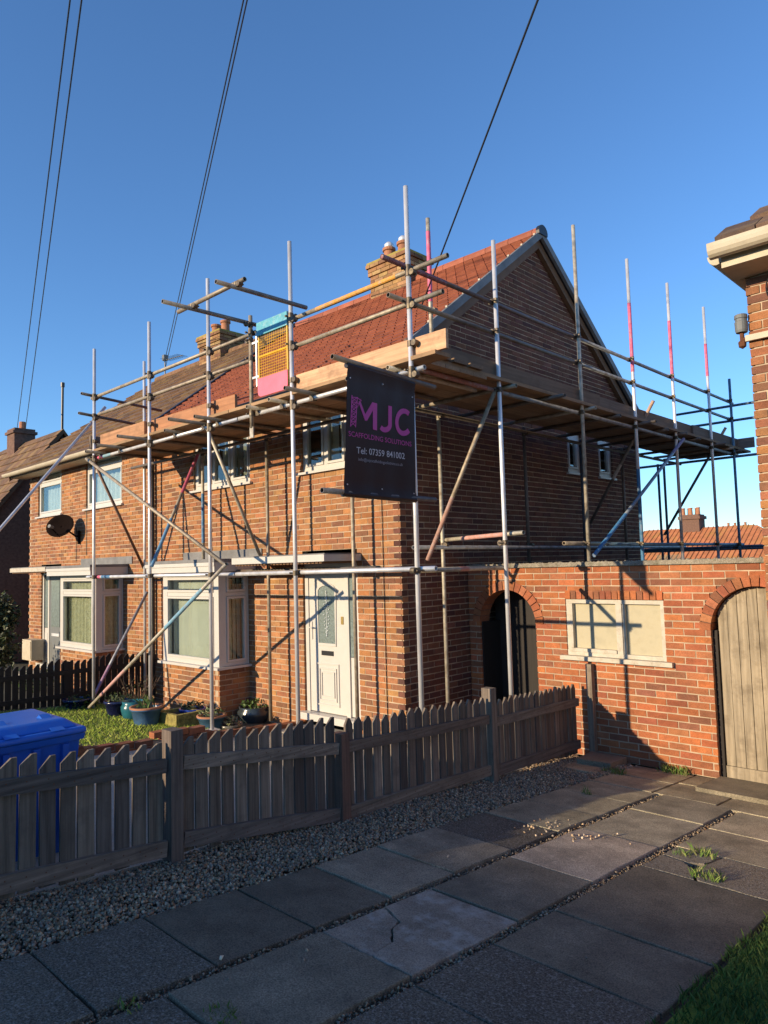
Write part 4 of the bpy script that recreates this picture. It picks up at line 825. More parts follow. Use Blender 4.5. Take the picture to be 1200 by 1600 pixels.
# banner
bq = lambda px, py: PXp(px, py, BXp)[1:]
TL, TRc, BRc, BLc = bq(541, 570), bq(645.5, 601), bq(648.5, 781), bq(535, 771)
B = thing('banner', 'black vinyl banner with pink and white lettering hanging at the scaffold corner', 'banner', (BXp, 4.6, 2.24))
def buv(u, v): a = TL+(TRc-TL)*u; b = BLc+(BRc-BLc)*u; return a+(b-a)*v
def bd(u, v): return .008*math.sin(u*5+v*2)*math.sin(v*3.14)+.004*math.sin(u*21+3*v)
mb = MB(); NU, NV = 14, 16
for s_ in (0, .002):
    for j in range(NV+1):
        for i in range(NU+1): u, v = i/NU, j/NV; p = buv(u, v); mb.v.append((BXp+.012+s_+bd(u, v)*.6+(.014 if v in (0, 1) else 0), p[0], p[1]))
o_ = (NU+1)*(NV+1)
for k in (0, 1):
    for j in range(NV):
        for i in range(NU): a = k*o_+j*(NU+1)+i; mb.f.append((a, a+1, a+NU+2, a+NU+1)[::(1 if k else -1)]); mb.c.append((1, 1, 1))
obj('sheet', mb, M['banner'], B, smooth=True, fix=False)
for v in (0., 1.):
    a, b = buv(0, v), buv(1, v); obj('pocket', MB().tube((BXp, a[0]+.0, a[1]-.0), (BXp, b[0]-.0, b[1]), .0275, 12), M['banner'], B)
for u, v in ((.04, .1), (.04, .93), (.96, .12), (.96, .95), (.5, .08), (.5, .94)): p = buv(u, v); obj('eyelet', MB().tube((BXp+.008, p[0], p[1]), (BXp+.022, p[0], p[1]), .006, 8), M['galv'], B)
BT = 0.
def bx(y, z): u = (y-TL[0])/(TRc[0]-TL[0]); v = (TL[1]-.02-z)/(TL[1]-BLc[1]); return BXp+.0155+bd(u, v)*.6
def pen(px, py): return bq(px, py)
def stroke(mb, pts, wd):
    P_ = [np.array(p) for p in pts]
    for a, b in zip(P_, P_[1:]):
        d = b-a; d /= np.linalg.norm(d); n_ = np.array([-d[1], d[0]])*wd/2; e = d*wd*.08
        mb.prism([(bx(*q), *q) for q in (a-n_-e, b-n_+e, b+n_+e, a+n_-e)], (.0006, 0, 0))
lg = MB(); sw = .056
stroke(lg, [pen(583.5, 631), pen(583.5, 671.5)], sw); stroke(lg, [pen(581.5, 632), pen(568.5, 655)], sw*.85); stroke(lg, [pen(569.5, 657), pen(559.5, 628)], sw*.5)
obj('lettering', lg, M['pink'], B)
jj = MB(); stroke(jj, [pen(607.5, 635.5), pen(607.5, 664)]+[pen(600+7.5*math.cos(t), 664+8*math.sin(t)) for t in np.linspace(.2, 2.6, 8)], .046); obj('lettering', jj, M['pink'], B)
cc = MB(); stroke(cc, [pen(629.5+11*math.cos(t), 660+17.5*math.sin(t)-.0) for t in np.linspace(-.85, -2*math.pi+.85, 20)], .046); obj('lettering', cc, M['pink'], B)
lt = MB()
for k in range(6):
    ya, yb = 621+k*7.5, 628.5+k*7.5
    for (p, q) in (((546.5-k*.3, ya), (555.5-k*.6, yb)), ((555.5-k*.6, ya+1), (546.3-k*.3, yb)), ((546.5-k*.3, ya), (555.8-k*.6, ya+1))): stroke(lt, [pen(*p), pen(*q)], .007)
stroke(lt, [pen(547.5, 618), pen(545, 667)], .01); stroke(lt, [pen(556, 621), pen(553, 668)], .01)
for k in range(2): stroke(lt, [pen(556, 622+k*8), pen(563, 627+k*8)], .008); stroke(lt, [pen(562, 624), pen(556, 637)], .008)
obj('tower_emblem', lt, M['pink'], B)
def text(body, p0, p1, h, m_, bold=0.):
    """flat print from p0 to p1 (Y,Z on the banner), cap height h"""
    cu = bpy.data.curves.new('t', 'FONT'); cu.body = body; cu.size = 1; cu.offset = bold; cu.resolution_u = 3
    to = bpy.data.objects.new('t', cu); COL.objects.link(to); dg = bpy.context.evaluated_depsgraph_get(); me = bpy.data.meshes.new_from_object(to.evaluated_get(dg))
    V = np.zeros(len(me.vertices)*3); me.vertices.foreach_get('co', V); V = V.reshape(-1, 3); fs = [tuple(p.vertices) for p in me.polygons]; bpy.data.objects.remove(to)
    V[:, 0] -= V[:, 0].min(); wdt = V[:, 0].max(); p0 = np.array(p0); p1 = np.array(p1); d = p1-p0; up = np.array([0, 1.]); mb = MB()
    par = list(range(len(V)))
    def fd(i):
        while par[i] != i: i = par[i]
        return i
    for f in fs:
        for i in f[1:]: par[fd(i)] = fd(f[0])
    comp = {}
    for f in fs: comp.setdefault(fd(f[0]), []).append(f)
    glyphs = []      # islands whose x ranges overlap belong to one glyph (the dot of an i)
    for F_ in sorted(comp.values(), key=lambda F_: min(V[i, 0] for f in F_ for i in f)):
        ids = [i for f in F_ for i in f]; a, b = V[ids, 0].min(), V[ids, 0].max()
        if glyphs and a < glyphs[-1][1]-.02: glyphs[-1][0].extend(F_); glyphs[-1][1] = max(b, glyphs[-1][1])
        else: glyphs.append([list(F_), b])
    for F_, _ in glyphs:
        ids = sorted({i for f in F_ for i in f}); rm = {i: k for k, i in enumerate(ids)}; mb = MB()
        mb.add([(bx(*q)+.0006, *q) for q in (p0+d*(V[i, 0]/wdt)+up*(V[i, 1]*h/.70) for i in ids)], [tuple(rm[i] for i in f) for f in F_]); obj('letter', mb, M[m_], B, fix=False)
text('SCAFFOLDING SOLUTIONS', pen(542, 681.5), pen(641, 698), .044, 'pink', .004); text('Tel: 07359 841002', pen(555, 708.5), pen(631, 717.5), .056, 'greytext', .006); text('info@mjcscaffoldingsolutions.co.uk', pen(558, 720), pen(628, 728.5), .026, 'emailtext', .008)
# ================================================================= SMALL THINGS
def wheelie(name, label, c, rot=0):
    T = thing(name, label, 'bin', (c[0], c[1], c[2]), 'blue wheelie bins behind the fence'); x, y, z = c; H = 1.0
    def fr(z0, z1, a, b, A_, B_): return [(x-a, y-b, z+z0), (x+a, y-b, z+z0), (x+a, y+b, z+z0), (x-a, y+b, z+z0), (x-A_, y-B_, z+z1), (x+A_, y-B_, z+z1), (x+A_, y+B_, z+z1), (x-A_, y+B_, z+z1)]
    body = MB().hexa(fr(.04, H-.14, .25, .22, .33, .28)); body.hexa(fr(H-.139, H-.10, .35, .30, .36, .305)); obj('body', body, M['bin'], T)
    for s in (-.18, .0, .18): obj('rib', MB().hexa([(x+.30, y+s-.012, z+.25), (x+.325, y+s-.012, z+.25), (x+.325, y+s+.012, z+.25), (x+.30, y+s+.012, z+.25), (x+.33, y+s-.02, z+H-.15), (x+.365, y+s-.02, z+H-.15), (x+.365, y+s+.02, z+H-.15), (x+.33, y+s+.02, z+H-.15)]), M['bin'], T)
    ld = MB().hexa(fr(H-.099, H-.055, .375, .315, .37, .31)); ld.hexa(fr(H-.056, H-.0, .34, .28, .27, .21)); lo = obj('lid', ld, M['bin'], T)
    import bmesh
    for o_ in (lo,):
        m_ = o_.modifiers.new('bevel', 'BEVEL'); m_.width = .018; m_.segments = 3
    for s in (-.15, .13): obj('lid_rib', MB().hexa([(x+.12, y+s-.05, z+H-.004), (x+.26, y+s-.03, z+H-.02), (x+.26, y+s+.03, z+H-.02), (x+.12, y+s+.05, z+H-.004), (x+.12, y+s-.03, z+H+.018), (x+.37, y+s-.045, z+H-.055), (x+.37, y+s+.045, z+H-.055), (x+.12, y+s+.03, z+H+.018)]), M['bin'], lo)
    hd = MB().tube((x-.40, y-.22, z+H-.07), (x-.40, y+.22, z+H-.07), .014, 8).tube((x-.40, y-.22, z+H-.07), (x-.34, y-.22, z+H-.09), .014, 8).tube((x-.40, y+.22, z+H-.07), (x-.34, y+.22, z+H-.09), .014, 8); obj('handle', hd, M['bin'], T)
    for s in (-1, 1): obj('wheel', MB().tube((x-.24, y+s*.25, z+.1), (x-.24, y+s*.30, z+.1), .1, 14), M['black'], T)
    return T
wheelie('wheelie_bin', 'blue wheelie bin behind the picket fence, the farther of the two', (-5.15, 1.82, -.31)); wheelie('wheelie_bin', 'blue wheelie bin cut by the picture edge, the nearer of the two', (-5.05, 1.17, -.28))
def leaves(name, n, c, r, col, size, parent, long=1., up=0.):
    D = RNG.normal(size=(n, 3)); D /= np.linalg.norm(D, axis=1)[:, None]; P_ = np.array(c)+D*np.array(r)*(RNG.uniform(.15, 1, (n, 1))**.5)*(1+.25*np.sin(D[:, :1]*7+D[:, 1:2]*5))
    A = RNG.normal(size=(n, 3)); A[:, 2] += up; A /= np.linalg.norm(A, axis=1)[:, None]; Bv = np.cross(A, RNG.normal(size=(n, 3))); Bv /= np.linalg.norm(Bv, axis=1)[:, None]
    s = size*RNG.uniform(.6, 1.3, (n, 1)); V = np.stack([P_-A*s*long, P_+Bv*s*.45, P_+A*s*long, P_-Bv*s*.45], 1).reshape(-1, 3)
    mb = MB(); mb.v = V.tolist(); mb.f = [(4*i, 4*i+1, 4*i+2, 4*i+3) for i in range(n)]; pal = np.array(col); mb.c = [tuple(q) for q in pal[RNG.integers(0, len(pal), n)]*RNG.uniform(.6, 1.3, (n, 1))]
    return obj(name, mb, M['leaf'], parent, fix=False)
def pot(label, c, r, h, col, plant=None, kindp='round', rim=None):
    T = thing('plant_pot', label, 'plant pot', c, 'glazed pots by the front wall')
    if kindp == 'round': prof = [(r*.55, 0), (r*.8, h*.2), (r*.98, h*.55), (r, h*.75), (r*.86, h*.88), (r*.92, h), (r*.8, h), (r*.76, h*.85)]
    elif kindp == 'bowl': prof = [(r*.6, 0), (r*.95, h*.7), (r, h), (r*.88, h), (r*.84, h*.8)]
    else: prof = [(r*.68, 0), (r*.95, h*.86), (r*1.04, h*.87), (r*1.04, h), (r*.9, h), (r*.88, h*.85)]
    obj('body', MB().lathe(c, prof, 24, col), M['glaze'], T, smooth=True); obj('soil', MB().lathe((c[0], c[1], c[2]+h*.84), [(r*.86, 0), (r*.4, .015), (0, .012)], 16), M['soil'], T)
    if rim: obj('rim', MB().lathe((c[0], c[1], c[2]+h*.98), [(r*1.05, -.012), (r*1.06, .008), (r*.9, .012), (r*.88, -.01)], 24), M['terra'], T, smooth=True)
    if plant:
        kind_, pc = plant
        if kind_ == 'spike': grass('leaves', 45, (c[0]-r*.5, c[0]+r*.5), (c[1]-r*.5, c[1]+r*.5), lambda x, y: c[2]+h*.85+0*x, .20, pc, .006, parent=T).location -= Vector(WL[T.name])*0; 
        else: leaves('leaves', 130, (c[0], c[1], c[2]+h+.03), (r*.9, r*.9, .07), pc, .03, T)
    return T
gp = lambda px, py, dz=-.1: (lambda d: CAM+d*((-1.63+dz)/(d[2]+.08*d[1])))(ray(px, py))
GR = [(.08, .15, .03), (.12, .2, .05), (.05, .1, .03)]; SD = [(.16, .2, .09), (.22, .22, .12), (.2, .1, .06), (.12, .17, .07)]
def potat(label, px, py, r, h, col, **k): p = gp(px, py); return pot(label, (p[0], p[1], p[2]), r, h, col, **k)
potat('dark navy glazed pot standing by the black picket fence', 184, 1123, .19, .27, (.012, .016, .06), plant=('leaf', [(.04, .07, .02), (.07, .09, .03)]), kindp='taper')
potat('turquoise glazed pot partly behind a larger blue pot', 208, 1128, .17, .30, (.02, .12, .15), kindp='round')
potat('pale blue tapered pot with a spiky plant beside the stone trough', 229, 1137, .215, .29, (.07, .15, .29), plant=('spike', GR), kindp='taper', rim=True)
potat('bright blue glazed pot beside the stone trough under the bay', 301, 1134, .18, .25, (.02, .05, .30), plant=('leaf', [(.03, .04, .02)]), kindp='taper')
potat('blue pot with a terracotta rim and succulents below the bay corner', 331, 1143, .19, .22, (.06, .14, .24), plant=('leaf', SD), kindp='taper', rim=True)
potat('shallow bowl of pale succulents on the brick edging', 360, 1143, .155, .10, (.14, .13, .10), plant=('leaf', [(.26, .27, .13), (.2, .24, .12), (.3, .2, .15)]), kindp='bowl')
potat('large dark glazed pot with small green plants below the bay', 397, 1133, .235, .27, (.035, .045, .05), plant=('leaf', GR), kindp='round')
potat('low dark pot at the house wall beside the large glazed pot', 428, 1127, .23, .22, (.02, .02, .02), plant=('leaf', [(.05, .09, .02)]), kindp='round')
potat('small blue pot in the shade beside the blue bins', 120, 1112, .2, .2, (.01, .02, .07), kindp='taper')
p = gp(272, 1138); T = thing('stone_trough', 'mossy yellow stone trough of soil on the lawn under the bay', 'trough', tuple(p))
M['moss'] = mat('mossy_stone', (.28, .24, .07), .95, var=.4, scale=(14, 14, 14), bump=1, bscale=60, bdist=.015, dark=(.09, .07, .03), darkscale=12, darkamt=.7)
tb = MB(); X, Y_, Z_ = p; 
for a, b, c_, d_ in ((-.25, .25, -.21, -.16), (-.25, .25, .16, .21), (-.25, -.19, -.159, .159), (.19, .25, -.159, .159)): tb.box((X+a, Y_+.1+c_, Z_-.02), (X+b, Y_+.1+d_, Z_+.22))
obj('body', tb, M['moss'], T, fix=False); obj('soil', MB().box((X-.19, Y_-.06, Z_), (X+.19, Y_+.26, Z_+.18)), M['soil'], T, fix=False)
# shrub clump of bare stems by the dark fence, green edging plants
p = gp(215, 1112); T = thing('garden_shrub', 'bare brown-stemmed shrub against the black picket fence', 'shrub', tuple(p)); mb = MB()
for k in range(46):
    a = random.uniform(0, 6.28); l = random.uniform(.25, .6); sp_ = random.uniform(.1, .5); mb.tube((p[0]+.05*math.cos(a), p[1]+.05*math.sin(a), p[2]), (p[0]+sp_*l*math.cos(a)*1.4, p[1]+sp_*l*math.sin(a)*1.4, p[2]+l), .004, 4, r2=.0015, col=(.13, .08, .05))
obj('stem', mb, M['leaf'], T); leaves('foliage', 160, (p[0], p[1], p[2]+.35), (.3, .3, .25), [(.12, .09, .05), (.07, .09, .03)], .02, T)
for px, py, r_, lab in ((125, 1112, .22, 'low leafy green plant on the lawn edge beside the pink-footed brace'), (60, 1085, .45, 'dark leafy plants along the foot of the black fence')):
    p = gp(px, py); T = thing('garden_plant', lab, 'plant', tuple(p)); leaves('foliage', 420, (p[0], p[1], p[2]+r_*.5), (r_, r_, r_*.6), [(.03, .06, .015), (.05, .09, .02), (.02, .04, .012)], .035, T); obj('stem', MB().tube(tuple(p), (p[0], p[1], p[2]+r_*.5), .012, 6), M['soil'], T)
T = thing('evergreen_bush', 'dark glossy evergreen bush beside the far house corner and cream meter box', 'bush', (-15.7, 5.1, -.5))
for c, r_ in (((-15.7, 5.1, .30), (.5, .45, .75)), ((-15.65, 5.2, .85), (.36, .32, .42)), ((-15.9, 5.0, .1), (.6, .5, .5))): leaves('foliage', 1500, c, r_, [(.028, .045, .016), (.05, .07, .022), (.02, .032, .012), (.10, .10, .04)], .05, T)
obj('trunk', MB().tube((-15.7, 5.1, -.6), (-15.7, 5.1, .6), .05, 8, r2=.02), M['soil'], T)
# meter box
bx = PYp(40, 1015, 6.25); T = thing('meter_box', 'cream plastic utility meter box fixed low on the brick wall', 'meter box', (bx[0], 6.3, -.3))
p0 = PYp(36, 1030, 6.18); p1 = PYp(62, 1002, 6.18); obj('box', MB().box((p0[0], 6.16, p0[2]), (p0[0]+.52, 6.42, p1[2])), M['cream'], T, fix=False); obj('door', MB().box((p0[0]+.03, 6.148, p0[2]+.03), (p0[0]+.49, 6.159, p1[2]-.03)), M['cream'], T, fix=False)
# satellite dish
dc = PYp(97, 823, 6.12); T = thing('satellite_dish', 'dark brown oval satellite dish on the brick wall under the small window', 'satellite dish', tuple(dc)); mb = MB()
nrm = Vector((.42, -.86, .28)).normalized(); ax = nrm.cross(Vector((0, 0, 1))).normalized(); ay = ax.cross(nrm)
for j in range(6):
    for i in range(24):
        rr = j/5; t = i*2*math.pi/24; q = Vector(dc)+ax*(.34*rr*math.cos(t))+ay*(.24*rr*math.sin(t))+nrm*(.07*rr*rr); mb.v.append(tuple(q))
for j in range(5):
    for i in range(24): mb.f.append((j*24+i, j*24+(i+1) % 24, (j+1)*24+(i+1) % 24, (j+1)*24+i)); mb.c.append((1, 1, 1))
d_ = obj('dish', mb, M['dish'], T, smooth=True, fix=False); d_.modifiers.new('solid', 'SOLIDIFY').thickness = .008
f_ = Vector(dc)+nrm*.34-ay*.1; obj('receiver_arm', MB().tube(tuple(Vector(dc)-ay*.22), tuple(f_), .012, 8), M['dish'], T); obj('receiver', MB().tube(tuple(f_), tuple(f_-nrm*.1), .035, 10), M['plastic_grey'], T)
wb = PYp(123, 838, 6.40); obj('wall_bracket', MB().tube(tuple(Vector(dc)-nrm*.02), (wb[0], 6.34, wb[2]), .018, 8).box((wb[0]-.03, 6.385, wb[2]-.16), (wb[0]+.03, 6.42, wb[2]+.12)).tube((wb[0], 6.36, wb[2]), (wb[0], 6.42, wb[2]), .018, 8), M['dish'], T)
# aerial on the left roof ridge
ap = PYp(258, 612, RIDGE_Y); T = thing('roof_aerial', 'thin television aerial mast on the old brown ridge', 'aerial', tuple(ap)); tp = PYp(257, 560, RIDGE_Y)
mb = MB().tube((ap[0], RIDGE_Y, ap[2]-.1), (ap[0], RIDGE_Y, tp[2]), .018, 8); obj('mast', mb, M['plastic_grey'], T)
mb = MB().tube((ap[0]-.1, RIDGE_Y, tp[2]-.05), (ap[0]+.9, RIDGE_Y, tp[2]-.12), .012, 6)
for k in range(9): mb.tube((ap[0]+.05+k*.1, RIDGE_Y-.16, tp[2]-.055-k*.007), (ap[0]+.05+k*.1, RIDGE_Y+.16, tp[2]-.055-k*.007), .006, 5)
mb.box((ap[0]-.05, RIDGE_Y-.06, tp[2]-.06), (ap[0]+.06, RIDGE_Y+.06, tp[2]+.08)); obj('boom', mb, M['plastic_grey'], T)
# ================================================================= OTHER BUILDINGS
H2 = thing('neighbour_house', 'brick house corner with cream eaves and brown tiles at the driveway edge', 'house', (2, 6.5, -.5))
brickwork(H2, 'front_wall', ('y', 6.45, 1), -1.85, 7.0, -.62, -.62+62*CH, opens=rects((.6, 2.6, .4, 1.8), (.8, 2.4, 2.9, 3.9), (3.6, 4.6, -1, 1.6), (4.2, 5.8, 2.9, 3.9)), indiv=140, pal=[(.36, .135, .06), (.30, .11, .055), (.25, .10, .055), (.33, .13, .06), (.20, .09, .055)], quoin=(0, None))
brickwork(H2, 'side_wall', ('x', -1.85, 1), 6.45, 13.1, -.62, -.62+62*CH, indiv=0, quoin=(1, None))
obj('rear_wall', MB().box((-1.8, 13.0, -.6), (7, 13.1, 4.0)), M['farbrick'], H2, fix=False); obj('side_wall', MB().box((6.9, 6.6, -.6), (7, 12.99, 4.0)), M['farbrick'], H2, fix=False)
window(H2, .6, 2.6, .41, 1.79, 6.45, [.33, .66], None, 'closed'); window(H2, .8, 2.4, 2.91, 3.89, 6.45, [.5], None, 'voile'); window(H2, 4.2, 5.8, 2.91, 3.89, 6.45, [.5], None, 'voile'); obj('door', MB().box((3.62, 6.5, -.5), (4.58, 6.55, 1.6)), M['white'], H2, fix=False)
ex0, ey0 = -1.99, 6.08
obj('gutter', MB().prism([(ex0, ey0+.07*math.cos(t)-.04, 4.13+.085*math.sin(t)) for t in np.linspace(math.pi, 2*math.pi, 9)]+[(ex0, ey0+.03, 4.16), (ex0, ey0-.11, 4.16)], (9.2, 0, 0)), M['cream'], H2)
obj('eaves_box', MB().prism([(ex0+.06, ey0+.035, 4.14), (ex0+.06, ey0+.035, 3.98), (ex0+.06, 6.44, 3.965), (ex0+.06, 6.44, 4.14)], (9., 0, 0)), M['cream'], H2)
obj('gutter', MB().prism([(ex0+.07*math.cos(t)-.0, ey0+.1, 4.13+.085*math.sin(t)) for t in np.linspace(math.pi, 2*math.pi, 9)], (0, 7.0, 0)), M['cream'], H2)
r2m = MB(); r2m.add([(-1.95, 6.0, 4.14), (7.2, 6.0, 4.14), (7.2, 13.5, 4.14), (-1.95, 13.5, 4.14), (1.6, 9.75, 6.95), (3.7, 9.75, 6.95)], [(0, 1, 5, 4), (1, 2, 5), (2, 3, 4, 5), (3, 0, 4), (0, 3, 2, 1)]); R2 = obj('roof', r2m, M['tile_brown'], H2)
for k in range(11):      # tile courses near the hip
    s0 = k*.3; n0 = 0; y = 6.0+s0*.80; z = 4.155+s0*.597; xs0 = -1.93+s0*.80*(3.5/3.73)+.0
    for j in range(6 if k < 9 else 4):
        xx = xs0+j*.31-(.15 if k % 2 else 0); xx2 = xx+.30; xx = max(xx, xs0-.02)
        if xx2-xx < .05: continue
        c = tuple(np.array(random.choice([(.11, .07, .05), (.09, .06, .045), (.13, .08, .055)]))); dy, dz = .36*.80, .36*.597
        obj('roof_tile', MB().hexa([(xx, y, z), (xx2, y, z), (xx2, y+dy, z+dz-.02), (xx, y+dy, z+dz-.02), (xx, y-.01, z+.045), (xx2, y-.01, z+.045), (xx2, y+dy, z+dz+.012), (xx, y+dy, z+dz+.012)], c), M['tile_brown'], R2)
# security light on the neighbour corner
lp = PYp(1159, 520, 6.42); T = thing('outside_lamp', 'grey cylinder lamp on a rusty bracket at the neighbouring house corner', 'lamp', tuple(lp))
obj('lamp_head', MB().lathe((lp[0], 6.42, lp[2]+.0), [(0, 0), (.045, 0), (.05, .02), (.052, .09), (.046, .095), (.046, .115), (.052, .12), (.05, .15), (.04, .155), (0, .155)], 16), M['plastic_grey'], T, smooth=False)
obj('bracket', MB().tube((lp[0], 6.42, lp[2]+.0), (lp[0], 6.42, lp[2]-.12), .018, 8).tube((lp[0], 6.42, lp[2]-.06), (-1.86, 6.42, lp[2]-.06), .016, 8).lathe((lp[0], 6.42, lp[2]-.1), [(0, -.04), (.03, -.02), (.034, .02), (0, .05)], 8), M['rust'], T)
obj('arm_plate', MB().box((-1.87, 6.40, lp[2]-.085), (-1.2, 6.432, lp[2]-.035)), M['cream'], T, fix=False)
cb_ = MB(); prev = None
for t in np.linspace(.3, 4.3, 18):
    q = (-1.60+.13*math.cos(t+1.2)+.02*t, 6.43, 3.80+.15*math.sin(t+1.2)); 
    if prev: cb_.tube(prev, q, .006, 5)
    prev = q
obj('wall_cable', cb_, M['black'], H2)
# far-left house and its side wall with arch
H3 = thing('distant_house', 'dark gabled house beyond the far end of the pair with brown tiles', 'house', (-22, 8, -.5))
yr, zr, sl3 = 8.16, 5.6, 1.32; ye = 5.6; ze = zr-sl3*(yr-ye)
obj('gable_wall', MB().prism([(-20, ye+.3, -.6), (-20, 2*yr-ye-.3, -.6), (-20, 2*yr-ye-.3, ze+.3), (-20, yr, zr-.08), (-20, ye+.3, ze+.3)], (-8, 0, 0)), M['farbrick'], H3)
r3_ = obj('roof', MB().prism([(-19.8, ye, ze), (-19.8, yr, zr), (-19.8, 2*yr-ye, ze), (-19.8, 2*yr-ye, ze-.1), (-19.8, yr, zr-.12), (-19.8, ye, ze-.1)], (-9, 0, 0)), M['soffit'], H3)
L3 = math.hypot(1, sl3)
for k in range(13):
    for j in range(14):
        s0 = k*.33; y = ye+s0/L3; z = ze+sl3*s0/L3; y2 = ye+min(s0+.38, (yr-ye)*L3)/L3; z2 = ze+sl3*(y2-ye); xx = -19.79-j*.33; n_ = np.array([0, -sl3/L3, 1/L3])
        f3 = lambda X, Yy, Zz, h: (X, Yy+n_[1]*h, Zz+n_[2]*h); c = tuple(np.array(random.choice(TILE_B))*random.uniform(.85, 1.15))
        obj('roof_tile', MB().hexa([f3(xx-.32, y, z, .002), f3(xx, y, z, .002), f3(xx, y2, z2, -.005), f3(xx-.32, y2, z2, -.005), f3(xx-.32, y, z, .045), f3(xx, y, z, .045), f3(xx, y2, z2, .012), f3(xx-.32, y2, z2, .012)], c), M['tile_brown'], r3_)
cx_ = PYp(33, 690, yr)[0]; obj('chimney', MB().box((cx_-.3, yr-.3, zr-.7), (cx_+.3, yr+.3, PYp(33, 672, yr)[2])).box((cx_-.35, yr-.35, PYp(33, 680, yr)[2]), (cx_+.35, yr+.35, PYp(33, 676, yr)[2])), M['farbrick'], H3)
obj('chimney_pot', MB().lathe((cx_+.1, yr, PYp(33, 673, yr)[2]), [(.1, 0), (.09, .25), (.07, .25)], 10), M['terra'], H3)
a = PYp(97, 672, yr); b = PYp(98, 598, yr); obj('flue_pole', MB().tube(a-np.array([0, 0, .5]), b, .035, 8).tube(b-np.array([0, 0, .12]), b, .055, 8), M['black'], H3); obj('downpipe', MB().tube((-19.9, 6.1, 3.4), (-19.9, 6.1, -.5), .05, 8), M['black'], H3)
SW = thing('arched_side_wall', 'short brick side wall with a dark arch beside the far house door', 'wall', (-18.7, 7.72, -.6))
cu3 = -18.95
brickwork(SW, 'wall_face', ('y', 7.72, 1), -19.95, LX+.05, gzb, gzb+29*CH, opens=lambda z: arch_cut(z, cu3, .86, .42, .11), indiv=120, pal=[tuple(np.array(c)*.8) for c in PAL_H], extra=voussoirs(('y', 7.72, 1), cu3, .86, .42, 17, PAL_H))
obj('coping', MB().box((-19.98, 7.69, gzb+29*CH+.001), (LX+.06, 7.85, gzb+29*CH+.05)), M['coping'], SW, fix=False); obj('arch_dark_panel', MB().box((cu3-.42, 7.83, gzb), (cu3+.42, 7.87, 1.3)), M['darkwood'], SW, fix=False)
# orange-roofed houses beyond the rear gardens
def farhouse(label, xc, yc, ridge_px, L, hw, zr, chim):
    T = thing('distant_house', label, 'house', (xc, yc, -1)); ze = zr-2.6
    obj('wall', MB().box((xc-L, yc-hw, -1), (xc+L, yc+hw, ze)), M['farbrick'], T, fix=False)
    mb = MB(); mb.add([(xc-L-.3, yc-hw-.3, ze), (xc+L+.3, yc-hw-.3, ze), (xc+L+.3, yc+hw+.3, ze), (xc-L-.3, yc+hw+.3, ze), (xc-L+hw*.9, yc, zr), (xc+L-hw*.9, yc, zr)], [(0, 1, 5, 4), (1, 2, 5), (2, 3, 4, 5), (3, 0, 4), (0, 3, 2, 1)])
    r = obj('roof', mb, M['farpan'], T)
    tl = MB(); nseg = 26     # pantile rolls on the two visible slopes
    for i in range(int((2*L)/.3)):
        x = xc-L+i*.3+.1; t = min(1, (x-(xc-L))/(hw*.9), ((xc+L)-x)/(hw*.9)); tl.tube((x, yc-hw-.3, ze+.04), (x, yc-hw-.3+(hw+.3)*t, ze+.02+(zr-ze)*t), .035, 5)
    for i in range(int(2*hw/.3)):
        y = yc-hw+i*.3+.1; t = min(1, (y-(yc-hw))/hw, ((yc+hw)-y)/hw); tl.tube((xc+L+.3, y, ze+.04), (xc+L+.3-(hw*.9+.3)*t, y, ze+.02+(zr-ze)*t), .035, 5)
    kind(obj('pantiles', tl, M['farpan'], r), 'stuff')
    for cx, w_, h_, n_ in chim:
        c = obj('chimney', MB().box((cx-w_, yc-.5, zr-1.2), (cx+w_, yc+.5, zr+h_)).box((cx-w_-.1, yc-.6, zr+h_-.3), (cx+w_+.1, yc+.6, zr+h_-.1)), M['farbrick'], r)
        for k in range(n_): obj('chimney_pot', MB().lathe((cx-w_*.8+1.6*w_*k/max(1, n_-1), yc+(.2 if k % 2 else -.2), zr+h_-.02), [(.13, 0), (.11, .4), (.13, .42), (.13, .48), (.08, .48)], 10), M['terra'], r)
    obj('window', MB().box((xc-1, yc-hw-.03, .6), (xc+.6, yc-hw-.005, 1.8)), M['glass'], T, fix=False)
a = PYp(1085, 826, 48.); farhouse('orange hipped roof with a cluster of chimney pots beyond the scaffold', a[0]+.2, 48., None, 7.2, 4.2, a[2]+.05, [(a[0]-.1, .6, .85, 5)])
a = PYp(1178, 832, 75.); farhouse('small far roof and chimney pots beside the brick corner on the skyline', a[0], 75., None, 8, 4.5, a[2], [(a[0]-1.5, .9, .6, 4)])
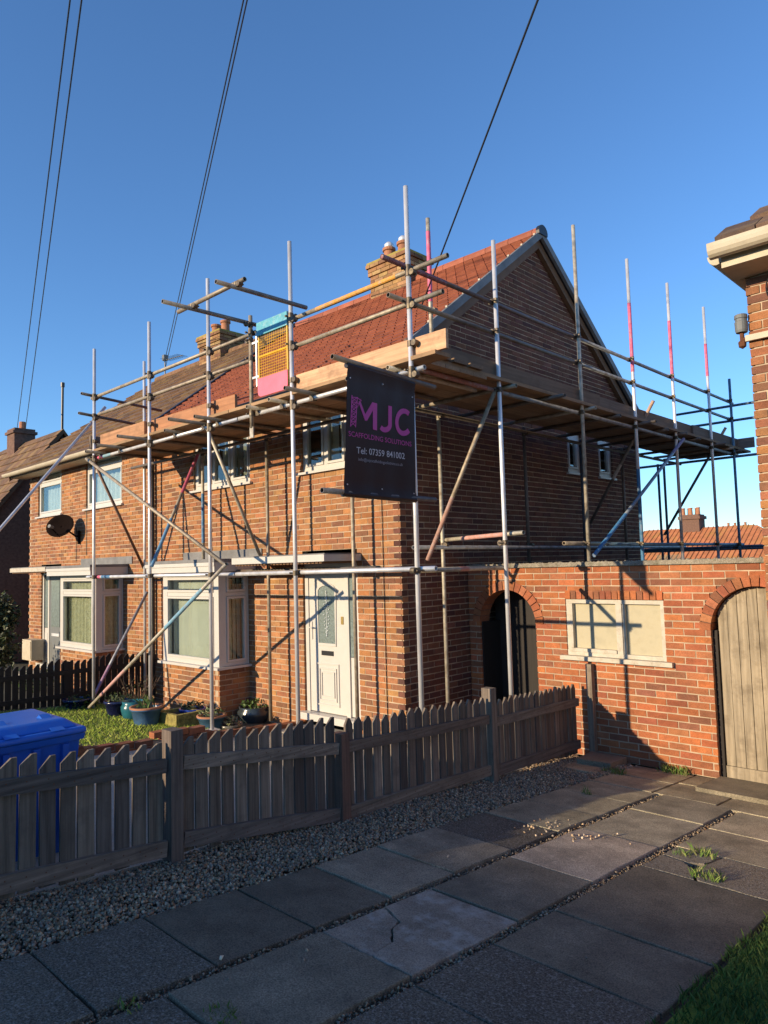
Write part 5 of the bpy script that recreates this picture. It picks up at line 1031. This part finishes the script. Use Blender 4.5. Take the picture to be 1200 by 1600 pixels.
# house across the street, whose ridge shades the drive
for xa, xb, zr, lab in ((-13.9, 3, 7.42, 'brick house across the street behind the viewpoint, straight opposite the drive'), (-33, -14, 7.0, 'lower brick house across the street behind the viewpoint, opposite the bay windows')):
    H4 = thing('opposite_house', lab, 'house', ((xa+xb)/2, -25, 0), 'houses across the street')
    obj('wall', MB().box((xa, -29, 0), (xb, -21.2, 4.8)), M['farbrick'], H4, fix=False); obj('roof', MB().prism([(xa, -29.4, 4.5), (xa, -25, zr), (xa, -20.8, 4.5)], (xb-xa, 0, 0)), M['tile_brown'], H4)
    for t in (.2, .5, .8):
        x = xa+(xb-xa)*t; w_ = obj('window', MB().box((x-.9, -21.19, 3), (x+.9, -21.12, 4.2)), M['white'], H4, fix=False); obj('pane', MB().box((x-.8, -21.115, 3.1), (x+.8, -21.11, 4.1)), M['glass'], w_, fix=False)
# ================================================================= OVERHEAD CABLES
PD = -ray(-245, 2890); PT = CAM+PD*((8.2-1.63)/PD[2])
UP = thing('utility_pole', 'timber utility pole behind the viewpoint carrying the overhead cables', 'pole', (PT[0], PT[1], .1)); obj('pole', MB().tube((PT[0], PT[1], -.2), (PT[0], PT[1], PT[2]+.3), .14, 12, r2=.10), M['darkwood'], UP); obj('crossarm', MB().box((PT[0]-.6, PT[1]-.05, PT[2]-.05), (PT[0]+.6, PT[1]+.05, PT[2]+.05)), M['darkwood'], UP, fix=False)
def cable(label, A, off, grp, r=.009):
    A = np.array(A); B_ = PT+np.array(off); mb = MB(); n = 22; pts = [A+(B_-A)*t-np.array([0, 0, .16*4*t*(1-t)*0.25]) for t in np.linspace(0, 1, n)]
    for a, b in zip(pts, pts[1:]): mb.tube(a, b, r, 6)
    tag(obj('overhead_cable', mb, M['black']), label, 'cable', grp)
Af = PYp(27, 668, 8.0); Ac = PYp(257, 566, RIDGE_Y); Ar = np.array((-5.95, 6.0, 4.1))
cable('thin black cable highest at the left running down to the dark far house', Af+np.array([0, 0, 0]), (0, 0, 0), 'overhead cables'); cable('thin black cable just beside the leftmost one running to the dark far house', Af+np.array([.10, .2, -.03]), (.0, .0, -.09), 'overhead cables')
cable('black cable running down to the aerial on the brown ridge', Ac, (0, 0, 0), 'overhead cables'); cable('second black cable running close beside the one to the brown ridge aerial', Ac+np.array([.07, 0, -.12]), (0, 0, -.08), 'overhead cables')
cable('single black cable crossing the sky to the red tiled roof corner', PYp(657, 482, 6.3), (0, 0, 0), 'overhead cables')
